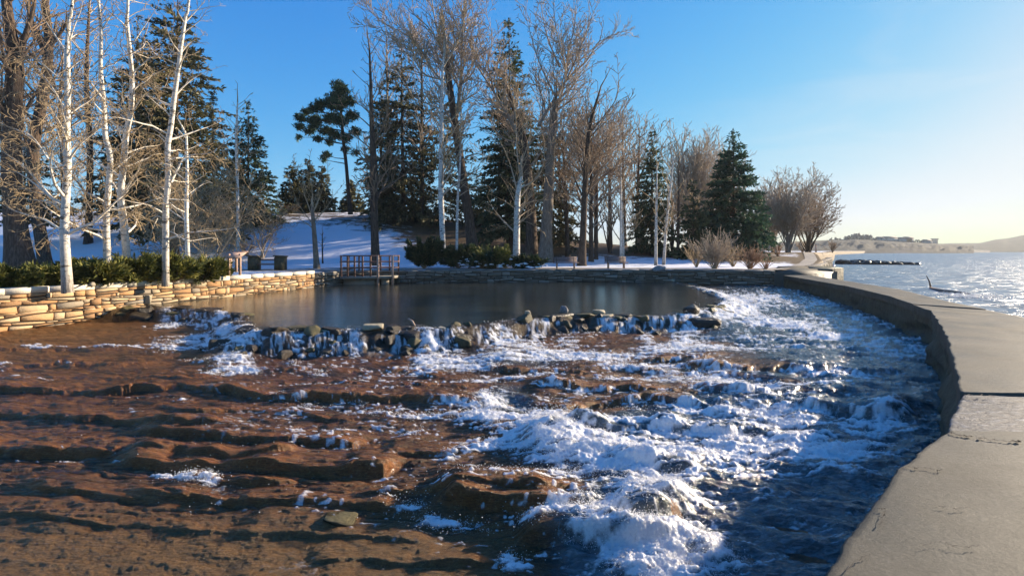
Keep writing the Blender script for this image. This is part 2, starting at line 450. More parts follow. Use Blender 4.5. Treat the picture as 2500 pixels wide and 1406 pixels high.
    M['rust_rock'] = rock('rusty_wet_rock', (.06, .025, .01), (.20, .085, .03), (.34, .16, .06), (.30, .22, .08), .5, .4)
    M['bleached_wood'] = m_simple('bleached_wood', (.22, .16, .12), (.40, .30, .23), 5, .8, .4, .02, (1, 1, 6))
    M['bench_wood'] = m_simple('bench_wood', (.11, .066, .052), (.19, .12, .092), 4, .7, .3, .01, (1, 8, 8))
    M['rail'] = m_simple('rusty_rail', (.10, .05, .038), (.17, .09, .065), 8, .7, .2, .01)
    M['sign_post'] = m_simple('sign_post', (.34, .22, .16), (.45, .31, .24), 6, .7, .2, .01)
    M['deck'] = m_simple('deck_concrete', (.20, .175, .14), (.30, .27, .22), 3, .85, .3, .02)
    M['hill'] = None
    t = NT('far_bluff'); n = t.noise(t.pos((.02, .02, .05)), 1, 7, .7); n2 = t.noise(t.pos((.06, .06, .3)), 1, 5, .7)
    col = t.ramp(n, [(.35, (.03, .032, .026)), (.54, (.055, .052, .042)), (.70, (.13, .13, .14))])
    col = t.mixc(t.ramp(n2, [(.45, (0, 0, 0)), (.55, (.8, .8, .8))]), col, (.075, .07, .055))
    M['hill'] = t.done(t.bsdf(col, .95, None, .1))
    t = NT('far_grass_hill'); n = t.noise(t.pos((.01, .01, .03)), 1, 6, .6)
    M['hill2'] = t.done(t.bsdf(t.ramp(n, [(.35, (.028, .034, .025)), (.65, (.05, .055, .038))]), .95, None, .1))
    M['far_tree'] = m_simple('far_brush', (.10, .09, .07), (.19, .165, .13), .2, .9)
    M['house'] = m_simple('far_house', (.4, .37, .33), (.5, .47, .42), 1, .8)
    M['roof'] = m_simple('far_roof', (.12, .10, .09), (.2, .17, .15), 1, .8)
    M['dark_metal'] = m_simple('dark_metal', (.05, .045, .04), (.09, .08, .07), 4, .6)
    M['ice'] = m_simple('ice_crust', (.7, .74, .8), (.85, .88, .9), 8, .35)
build_materials()

# ------------------------------------------------------------------ plan of the place
POOL_Z = EYE - 2.2
RIVER_Z = EYE - 2.5
LEFT_WALL = [(-21.6, -1.0), (-19.0, 8.0), (-17.4, 13.0), (-16.35, 16.4), (-15.2, 19.4), (-14.25, 22.5), (-13.3, 26.0), (-12.0, 31.0)]
BACK_WALL = [(-12.0, 31.0), (-11.2, 33.3), (-8.0, 34.6), (-4, 35.6), (0, 36.2), (6, 36.6), (11, 36.2), (14, 35.4), (17.6, 34.3)]
SHORE = [(17.6, 34.3), (19.5, 35.5), (23.6, 39.5), (31, 50), (39, 65), (59, 95), (85, 135), (197, 312), (330, 480), (520, 700)]
FRONT = LEFT_WALL + BACK_WALL[1:] + SHORE[1:]
FX = np.array([p[0] for p in FRONT]); FY = np.array([p[1] for p in FRONT])
INNER = [(-3.2, -2.0), at(1960, 1466, 1.6), at(2200, 1137, 1.6), at(2312, 1050, 1.6), at(2346, 960, 1.6), at(2312, 822, 1.6),
         at(2272, 757, 1.6), at(2170, 722, 1.6), at(2062, 697, 1.6), at(1975, 682, 1.6), at(1912, 672, 1.6)]
OUTER = [(3.2, -3.0), (5.4, .3), (6.9, 2.7), (7.9, 4.4), (8.6, 5.6), (10.6, 9.0), (12.5, 12.7), (13.9, 16.5), (16.2, 21.5), (17.6, 26.5), (19.6, 33.9)]

BED_T = np.array([[-3, 3.3], [3, 3.25], [5, 3.12], [7, 2.96], [10, 2.80], [14, 2.66], [20, 2.57], [28, 2.45], [35, 2.38], [60, 2.36]])
def bed_H(Y): return np.interp(Y, BED_T[:, 0], BED_T[:, 1])
_Y = np.geomspace(2.0, 60, 4000); _Q = HY + F * bed_H(_Y) / _Y
def bed_xy(px, py):
    Y = np.interp(-np.asarray(py, float), -_Q, _Y)
    return (np.asarray(px, float) - CX) / F * Y, Y

def ridge_z(X):
    return np.interp(X, [-150, -60, -33, -14, -4, 8, 20, 60], [7.4, 6.9, 6.9, 6.7, 5.0, 3.1, 1.6, 1.2])
def terrain_z(X, Y):
    X = np.asarray(X, float); Y = np.asarray(Y, float)
    s = np.interp(Y, [36, 41, 47, 53, 60, 66, 72, 110, 400], [0, .025, .10, .36, .78, .96, 1.0, 1.02, 1.0])
    left = sstep(-60, -15, -X) * 0
    base = .25 + .0 * Y
    z = base + (ridge_z(X) - .25) * s
    z = z + (fbm(X * .35, Y * .35, 4) - .5) * .22 * sstep(38, 44, Y) + (fbm(X * 1.6, Y * 1.6, 9, 3) - .5) * .06
    return z
def ground_at(px, py, y0=36.5, y1=120):
    """where the sight line through the pixel meets the park ground"""
    for Y in np.arange(y0, y1, .25):
        X = (px - CX) / F * Y
        if float(terrain_z(X, Y)) >= EYE - (py - HY) / F * Y: return X, float(Y)
    return (px - CX) / F * y1, y1

def build_ground():
    xs = np.unique(np.concatenate([np.geomspace(22, 260, 60) * -1, np.arange(-22, -11.0, .12), np.arange(-11, 24, .25),
                                   np.geomspace(24, 520, 70), FX[1:]]))
    ts = np.concatenate([[0, .15, .3, .5, .8], np.arange(1.1, 60, .3), np.geomspace(60, 760, 50)])
    X, T = np.meshgrid(xs, ts)
    Y0 = np.interp(X, FX, FY); Y0 = np.where(X < -21.6, -1.0, Y0)
    Y = Y0 + T
    Z = terrain_z(X, Y)
    shore = X > 17.7
    Z = np.where(shore, RIVER_Z - .3 + (Z - RIVER_Z + .3) * sstep(0.0, 1.1, T), Z)
    # dead leaves: under the trees on the slope, thin snow by the path and the planting beds
    lit = .34 * np.exp(-((Y - 66) / 7.0) ** 2) + .25 * sstep(44, 50, Y) * sstep(-2, 5, X)
    for (cx, cy, rx, ry, a) in [(-26, 50, 12, 6, .30), (-20, 58, 8, 4, .25), (-4, 52, 9, 4.5, .5), (-6, 60, 10, 5, .45), (6, 56, 14, 5, .35), (16, 62, 20, 9, .35), (-40, 60, 16, 8, .35),
                                (-27, 44, 4, 2.0, .3), (20, 44, 5, 3, .30), (26, 52, 8, 5, .45)]:
        lit = lit + a * np.exp(-(((X - cx) / rx) ** 2 + ((Y - cy) / ry) ** 2))
    lit = lit + .5 * (X < -11.5) * sstep(38, 35, Y) + .5 * sstep(38.9, 38.3, Y) * sstep(36, 37, Y)
    lit = lit + .55 * sstep(6.0, 2.0, T) * (X > 17.7) + .25 * sstep(90, 200, Y)
    lit = lit + .07 * sstep(42, 47, Y) * (X < 5) - .12 * sstep(-12, -20, X) * sstep(62, 56, Y) + .16 * (fbm(X * .12, Y * .5, 77, 3) - .5) - .20
    n, m = X.shape
    idx = np.arange(n * m).reshape(n, m)
    q = np.stack([idx[:-1, :-1], idx[:-1, 1:], idx[1:, 1:], idx[1:, :-1]], -1).reshape(-1, 4)
    o = mesh_obj('ground', np.stack([X, Y, Z], -1).reshape(-1, 3), q, M['ground'], None, True, {'litter': lit.ravel()})
    tag(o, 'snow covered park bank with brown leaf litter showing through', None, None, 'structure')
    # the paved path behind the back wall
    pts = []
    pl = [(x, y) for x, y in BACK_WALL] + [(19.5, 36.2), (24, 41), (31, 51.5), (39.5, 67)]
    pl = [(-27, 33.0), (-19, 33.6), (-13.2, 33.8)] + pl[1:]
    res = []
    for (a, b) in zip(pl[:-1], pl[1:]):
        k = max(1, int(math.dist(a, b) / .6))
        for i in range(k): res.append((a[0] + (b[0] - a[0]) * i / k, a[1] + (b[1] - a[1]) * i / k))
    V = []; fs = []
    for i, (x, y) in enumerate(res):
        for w in (.35, .9, 1.5, 2.1):
            V.append((x - .15 * w, y + w, float(terrain_z(x - .15 * w, y + w)) + .035))
        if i:
            for k in range(3): a = (i - 1) * 4 + k; fs.append((a, a + 4, a + 5, a + 1))
    o = mesh_obj('path', V, np.array(fs), M['path'], None, True)
    tag(o, 'tan paved path running behind the low stone wall and benches', None, None, 'structure')
build_ground()

# ------------------------------------------------------------------ masonry walls
def polyline_res(pl):
    P = np.array(pl, float); d = np.hypot(*(P[1:] - P[:-1]).T); s = np.concatenate([[0], np.cumsum(d)])
    return P, s
def stone_wall(name, label, pl, ztop, zbot, mat, cop_mat, seed, side, hmin=.11, hmax=.26, cop_w=.42, cop_h=.10, wmin=.22, wmax=.85):
    """drystone wall along the plan polyline pl; side = +1 when the seen face is to the right of the walking direction"""
    R = random.Random(seed)
    root = tag(empty(name, (pl[0][0], pl[0][1], zbot)), label, 'wall')
    P, S = polyline_res(pl); L = S[-1]
    def frame(s):
        s = min(max(s, 0), L); i = min(int(np.searchsorted(S, s, side='right')) - 1, len(S) - 2)
        t = (s - S[i]) / (S[i + 1] - S[i]); p = P[i] + (P[i + 1] - P[i]) * t
        d = (P[i + 1] - P[i]) / (S[i + 1] - S[i]); n = np.array([d[1], -d[0]]) * side
        return p, d, n
    def w2(s, off, z):
        p, d, n = frame(s); return (p[0] + n[0] * off - root.location[0], p[1] + n[1] * off - root.location[1], z - zbot)
    # rows, slightly wandering
    rows = [zbot]
    while rows[-1] < ztop - hmin: rows.append(rows[-1] + R.uniform(hmin, hmax))
    rows[-1] = ztop
    def rz(r, s):
        if r == 0 or r == len(rows) - 1: return rows[r]
        return rows[r] + .05 * math.sin(s * .9 + r * 2.1) + .035 * math.sin(s * 2.3 + r * 4.7)
    V = []; Q = []; tone = []
    for r in range(len(rows) - 1):
        s = R.uniform(-.4, 0)
        while s < L:
            w = R.uniform(wmin, wmax) * (1.0 if R.random() > .25 else .5)
            s0, s1 = max(s, 0), min(s + w, L); s += w
            if s1 - s0 < .06: continue
            g = .011
            za0, za1, zb0, zb1 = rz(r, s0) + g, rz(r, s1) + g, rz(r + 1, s0) - g, rz(r + 1, s1) - g
            parts = [(za0, za1, zb0, zb1)]
            if (zb0 - za0) > .17 and R.random() < .35:
                m0 = za0 + (zb0 - za0) * R.uniform(.35, .6); m1 = za1 + (zb1 - za1) * R.uniform(.35, .6)
                parts = [(za0, za1, m0 - g, m1 - g), (m0 + g, m1 + g, zb0, zb1)]
            for (a0, a1, b0, b1) in parts:
                tn = R.random(); pr = R.uniform(.0, .055)
                j = lambda k=.022: R.uniform(-k, k)
                sl, sr = s0 + g, s1 - g
                c = [(sl + j(), a0 + abs(j(.015))), (sr + j(), a1 + abs(j(.015))), (sr + j(), b1 - abs(j(.02))), (sl + j(), b0 - abs(j(.02)))]
                mid = (sum(x[0] for x in c) / 4, sum(x[1] for x in c) / 4)
                # outer ring with eight points, a raised inner ring and a centre
                ring = []
                for k in range(4):
                    p, q = c[k], c[(k + 1) % 4]
                    ring.append((p[0] * .90 + q[0] * .05 + mid[0] * .05, p[1] * .90 + q[1] * .05 + mid[1] * .05)) if False else ring.append((p[0] + (mid[0] - p[0]) * R.uniform(0, .05), p[1] + (mid[1] - p[1]) * R.uniform(0, .14)))
                    ring.append(((p[0] + q[0]) / 2 + j(.01), (p[1] + q[1]) / 2 + j(.008)))
                b = len(V)
                for (u, z) in ring: V.append(w2(u, -.10, z))
                for (u, z) in ring: V.append(w2(u, .015 + pr * .5, z))
                for (u, z) in ring:
                    V.append(w2(u + (mid[0] - u) * .0 + max(-.016, min(.016, (mid[0] - u) * .3)), .035 + pr + j(.008), z + max(-.010, min(.010, (mid[1] - z) * .35))))
                V.append(w2(mid[0] + j(.03), .045 + pr + j(.012), mid[1]))
                for ringi in range(2):
                    for k in range(8):
                        o1, o2 = b + ringi * 8 + k, b + ringi * 8 + (k + 1) % 8
                        Q.append((o1, o2, o2 + 8, o1 + 8))
                for k in range(0, 8, 2):
                    Q.append((b + 16 + k, b + 16 + k + 1, b + 24, b + 16 + (k + 7) % 8))
                tone += [tn] * 25
    o = mesh_obj('stone_courses', V, np.array(Q), mat, root, False, {'tone': tone})
    # dark core behind the joints
    mb = MB(); n = max(2, int(L / .5)); vs = []; fs = []
    ss = sorted(set(list(np.linspace(0, L, n)) + list(S)))
    for s in ss: vs += [w2(s, -.30, zbot), w2(s, .012, zbot), w2(s, .012, ztop - .005), w2(s, -.30, ztop - .005)]
    for i in range(len(ss) - 1):
        for k in range(4): a = i * 4; fs.append((a + k, a + (k + 1) % 4, a + 4 + (k + 1) % 4, a + 4 + k))
    mb.add(vs, fs); mb.build('core', M['joint'], root)
    # coping slabs
    mb = MB(); s = 0
    while s < L:
        w = R.uniform(.8, 1.5); s1 = min(s + w, L)
        if L - s1 < .3: s1 = L
        sub = [s + .006] + [x for x in S if s + .05 < x < s1 - .05] + [s1 - .006]
        z0, z1 = ztop + .002, ztop + cop_h + R.uniform(-.008, .008); vs = []; fs = []
        ov = .06 + R.uniform(-.012, .012)
        for u in sub:
            vs += [w2(u, -cop_w + ov, z0), w2(u, ov, z0), w2(u, ov + .004, z1 - .02), w2(u, ov - .02, z1), w2(u, -cop_w + ov + .02, z1)]
        for i in range(len(sub) - 1):
            for k in range(5): a = i * 5; fs.append((a + k, a + (k + 1) % 5, a + 5 + (k + 1) % 5, a + 5 + k))
        fs.append((4, 3, 2, 1, 0)); e = (len(sub) - 1) * 5; fs.append((e, e + 1, e + 2, e + 3, e + 4))
        mb.add(vs, fs); s = s1
    mb.build('coping', cop_mat, root)
    return root

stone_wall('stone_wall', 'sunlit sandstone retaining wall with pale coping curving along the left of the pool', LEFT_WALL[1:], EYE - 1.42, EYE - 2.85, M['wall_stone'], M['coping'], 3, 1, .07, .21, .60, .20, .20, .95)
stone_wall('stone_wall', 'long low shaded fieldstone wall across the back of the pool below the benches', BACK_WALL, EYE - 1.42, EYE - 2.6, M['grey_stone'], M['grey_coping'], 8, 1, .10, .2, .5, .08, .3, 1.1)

# ------------------------------------------------------------------ concrete river wall one walks on
def river_wall():
    root = tag(empty('concrete_walkway', (1.0, 0, 0)), 'broad weathered concrete walkway wall between the cascade and the river', 'walkway')
    ox, oy = 1.0, 0.0   # origin of the walkway
    # solid body
    ins = [Vector((x, y)) for x, y in INNER]; outs = [Vector((x, y)) for x, y in OUTER]
    mb = MB(); vs = []; fs = []
    # resample the body finely with rough faces
    def res(pl, n):
        P, S = polyline_res(pl); s = np.linspace(0, S[-1], n)
        return np.interp(s, S, P[:, 0]), np.interp(s, S, P[:, 1])
    n = 260
    ix, iy = [], []
    seg = np.linspace(0, len(INNER) - 1, n)
    I = np.array([tuple(p) for p in ins]); O = np.array([tuple(p) for p in outs])
    ix = np.interp(seg, range(len(I)), I[:, 0]); iy = np.interp(seg, range(len(I)), I[:, 1])
    oxs = np.interp(seg, range(len(O)), O[:, 0]); oys = np.interp(seg, range(len(O)), O[:, 1])
    zs = np.linspace(-2.3, -.16, 22)
    V = []
    d = np.stack([oxs - ix, oys - iy], 1); d /= np.linalg.norm(d, axis=1)[:, None]
    for k, z in enumerate(zs):
        nn = fbm(seg * 3.2, np.full(n, z * 3.0), 21, 5, .6) - .35
        off = .09 - nn * (.55 * sstep(-.2, -.8, z) + .10) - .14 * sstep(-.8, -1.5, z)
        V.append(np.stack([ix + d[:, 0] * off, iy + d[:, 1] * off, np.full(n, z)], 1))
    V.append(np.stack([oxs - d[:, 0] * .1, oys - d[:, 1] * .1, np.full(n, -.16)], 1))
    V.append(np.stack([oxs + d[:, 0] * .05, oys + d[:, 1] * .05, np.full(n, -2.3)], 1))
    V = np.concatenate(V); rows = len(zs) + 2
    idx = np.arange(rows * n).reshape(rows, n)
    q = np.stack([idx[:-1, :-1], idx[1:, :-1], idx[1:, 1:], idx[:-1, 1:]], -1).reshape(-1, 4)
    V[:, 0] -= ox
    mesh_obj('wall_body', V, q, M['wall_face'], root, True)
    # top slabs
    I3 = [Vector((x, y)) for x, y in INNER]; O3 = [Vector((x, y)) for x, y in OUTER]
    def ipt(pl, t):
        i = min(int(t), len(pl) - 2); return pl[i].lerp(pl[i + 1], t - i)
    def slab(t0, t1, z, mat, name='slab', rough=0.0, seed=0, a=0, b=0):
        ts = np.linspace(t0, t1, max(6, int((t1 - t0) * 40)))
        ws = np.concatenate([[0, .004, .012, .03], np.linspace(.06, 1, 24)])
        vs = []
        for t in ts:
            p, q = ipt(I3, t), ipt(O3, t)
            for w in ws:
                x, y = p.lerp(q, w)
                vs.append((x, y, 0))
        vs = np.array(vs); nT, nW = len(ts), len(ws)
        # ragged joints and a worn arris
        g = vs.reshape(nT, nW, 3)
        g[0, :, 1] += .012 + .03 * (fbm(np.linspace(0, 9, nW), np.zeros(nW), seed + 5) - .5) + a
        g[-1, :, 1] -= .012 + .03 * (fbm(np.linspace(0, 9, nW), np.zeros(nW), seed + 9) - .5) + b
        g[:, :, 2] = z + (fbm(g[:, :, 0] * 1.1, g[:, :, 1] * 1.1, seed, 4) - .5) * (.02 + rough)
        g[:, :3, 0] += ((fbm(g[:, 0, 1] * 4, g[:, 0, 1], seed + 1, 5, .65) - .5) * .12)[:, None]
        g[:, 0, 2] -= .010 + .02 * np.clip(fbm(g[:, 0, 1] * 4, g[:, 0, 1] * 0, seed + 2) - .5, 0, 1)
        low = g.copy(); low[:, :, 2] = z - .24
        V = np.concatenate([g.reshape(-1, 3), low.reshape(-1, 3)]); V[:, 0] -= ox
        i = np.arange(nT * nW).reshape(nT, nW); N = nT * nW
        fs = [np.stack([i[:-1, :-1], i[:-1, 1:], i[1:, 1:], i[1:, :-1]], -1).reshape(-1, 4)]
        for e in (i[:, 0], i[::-1, -1], i[0, ::-1], i[-1, :]):
            fs.append(np.stack([e[:-1], e[1:], e[1:] + N, e[:-1] + N], -1))
        return mesh_obj(name, V, fs, mat, root, False)
    slab(0, 3.0, 0, M['concrete'], seed=1)
    o = slab(3.0, 4.0, -.035, M['rough_concrete'], rough=.05, seed=2); o['label'] = 'frosted rough patch of the walkway between two cracks'
    slab(4.0, 6.0, .0, M['concrete'], seed=3)
    slab(6.0, 6.35, -.02, M['concrete'], seed=6)
    slab(6.35, 8.0, 0.0, M['concrete'], seed=4)
    slab(8.0, 10.0, -.01, M['concrete'], seed=5)
river_wall()

# hairline cracks are real grooves filled dark, lying in the near slab
def crack(pts, w, name='crack'):
    V = []; fs = []
    R = random.Random(len(pts) * 7 + int(pts[0][0]))
    P = []
    for (a, b) in zip(pts[:-1], pts[1:]):
        for k in range(8): P.append((a[0] + (b[0] - a[0]) * k / 8 + R.uniform(-4, 4), a[1] + (b[1] - a[1]) * k / 8 + R.uniform(-3, 3)))
    for i, (px, py) in enumerate(P):
        x, y = at(px, py, 1.585); ww = w * R.uniform(.3, 1)
        V += [(x, y - ww, .016), (x, y + ww, .016)]
        if i: fs.append((2 * i - 2, 2 * i - 1, 2 * i + 1, 2 * i))
    return V, fs

# ------------------------------------------------------------------ the rock bed and the water running over it
CREST_PX = [(300, 752), (400, 750), (470, 752), (560, 762), (612, 772), (600, 790), (640, 806), (700, 808), (780, 806), (850, 806), (940, 804), (1000, 800), (1080, 800), (1200, 786),
            (1290, 776), (1400, 768), (1500, 770), (1600, 770), (1680, 768), (1745, 752), (1770, 738), (1745, 722), (1715, 710), (1680, 698), (1640, 689), (1600, 686)]
CREST = [at(px, py, 2.2) for px, py in CREST_PX]

# lips: (pixel polyline of the foot of the ledge, drop in metres, length of the slab behind it in metres)
LIPS = [
 ([(-300, 972), (100, 968), (216, 966), (440, 962), (600, 974), (760, 985), (1000, 992), (1150, 1002), (1190, 1000)], .14, 1.1),
 ([(-300, 1016), (40, 1020), (200, 1026), (304, 1046), (420, 1054), (560, 1062)], .10, .8),
 ([(-300, 1120), (0, 1118), (150, 1126), (280, 1122), (320, 1096)], .17, .9),
 ([(376, 1008), (520, 1012), (720, 1020), (860, 1040)], .05, .5),
 ([(330, 1062), (460, 1078), (700, 1092), (860, 1096), (905, 1080)], .13, .9),
 ([(320, 1118), (420, 1126), (560, 1138), (740, 1116)], .10, .5),
 ([(280, 1140), (420, 1160), (640, 1170), (820, 1180), (935, 1174), (1000, 1130)], .17, 1.0),
 ([(440, 1190), (620, 1200), (780, 1196)], .09, .5),
 ([(60, 1196), (200, 1222), (330, 1230), (520, 1236)], .08, .6),
 ([(300, 1214), (540, 1240), (760, 1246), (1000, 1262)], .07, .5),
 ([(-200, 1262), (100, 1270), (350, 1290), (520, 1302), (760, 1318), (1050, 1330)], .035, .7),
 ([(-100, 932), (100, 928), (300, 934), (460, 938), (560, 932)], .05, .7),
 ([(-100, 905), (150, 892), (300, 890), (420, 880)], .05, .7),
 ([(-100, 862), (80, 856), (260, 858), (360, 852)], .05, .8),
 ([(600, 905), (800, 912), (1000, 918), (1130, 926)], .05, .5),
 ([(640, 938), (900, 948), (1180, 952)], .06, .5),
 ([(1290, 948), (1420, 962), (1560, 960), (1660, 976)], .11, .6),
 ([(1280, 990), (1380, 1004), (1520, 996), (1680, 1004), (1740, 1020)], .10, .5),
 ([(1380, 1060), (1500, 1066), (1620, 1060), (1760, 1078), (1850, 1066)], .14, .8),
 ([(1640, 900), (1760, 908), (1950, 918), (2140, 928), (2215, 914)], .13, .8),
 ([(1560, 880), (1660, 886), (1760, 876)], .09, .5),
 ([(1500, 905), (1640, 918), (1800, 926), (1980, 948)], .07, .5),
 ([(1440, 920), (1300, 914), (1180, 905)][::-1], .08, .4),
 ([(1700, 968), (1860, 980), (2000, 972), (2120, 962)], .09, .6),
 ([(1820, 1010), (1980, 1006), (2120, 1030), (2240, 1030)], .14, .7),
 ([(1060, 1250), (1180, 1262), (1300, 1270), (1420, 1280), (1500, 1262)], .15, .9),
 ([(940, 1228), (1060, 1222), (1250, 1234), (1430, 1226)], .07, .4),
 ([(1260, 1340), (1400, 1352), (1560, 1366), (1680, 1340)], .14, .6),
 ([(760, 1385), (900, 1376), (1000, 1390), (1220, 1400)], .05, .5),
 ([(560, 1436), (900, 1440), (1300, 1450)], .05, .5),
 ([(1480, 1290), (1580, 1312), (1690, 1270)], .14, .6),
 ([(1500, 1160), (1640, 1176), (1740, 1158)], .08, .4),
 ([(960, 1112), (1080, 1130), (1190, 1120)], .06, .4),
]
# mounds and standing waves: (px, py, rx, ry, height)
BUMPS = [(1345, 1078, 80, 42, .34), (1420, 1120, 120, 40, .16), (1560, 1150, 90, 30, .13), (1200, 1035, 60, 36, .16), (1240, 870, 70, 26, .14), (1600, 1235, 95, 55, .22),
         (1200, 1180, 150, 55, .12), (1400, 1320, 130, 50, .14), (1770, 800, 60, 30, .14), (1850, 800, 150, 24, .08), (1780, 1000, 60, 26, .16), (2185, 1010, 60, 26, .20), (2250, 990, 40, 20, .14),
         (1590, 985, 60, 26, .10), (1650, 1365, 120, 50, .14), (2190, 772, 40, 10, .14), (560, 880, 60, 26, .10), (1440, 905, 60, 18, .12), (1680, 960, 70, 20, .16), (1330, 950, 60, 18, .08),
         (1950, 1120, 120, 40, .10), (1100, 1000, 80, 18, .10), (1000, 1095, 90, 30, .06), (1880, 880, 200, 22, .12), (1250, 1000, 60, 30, -.06)]
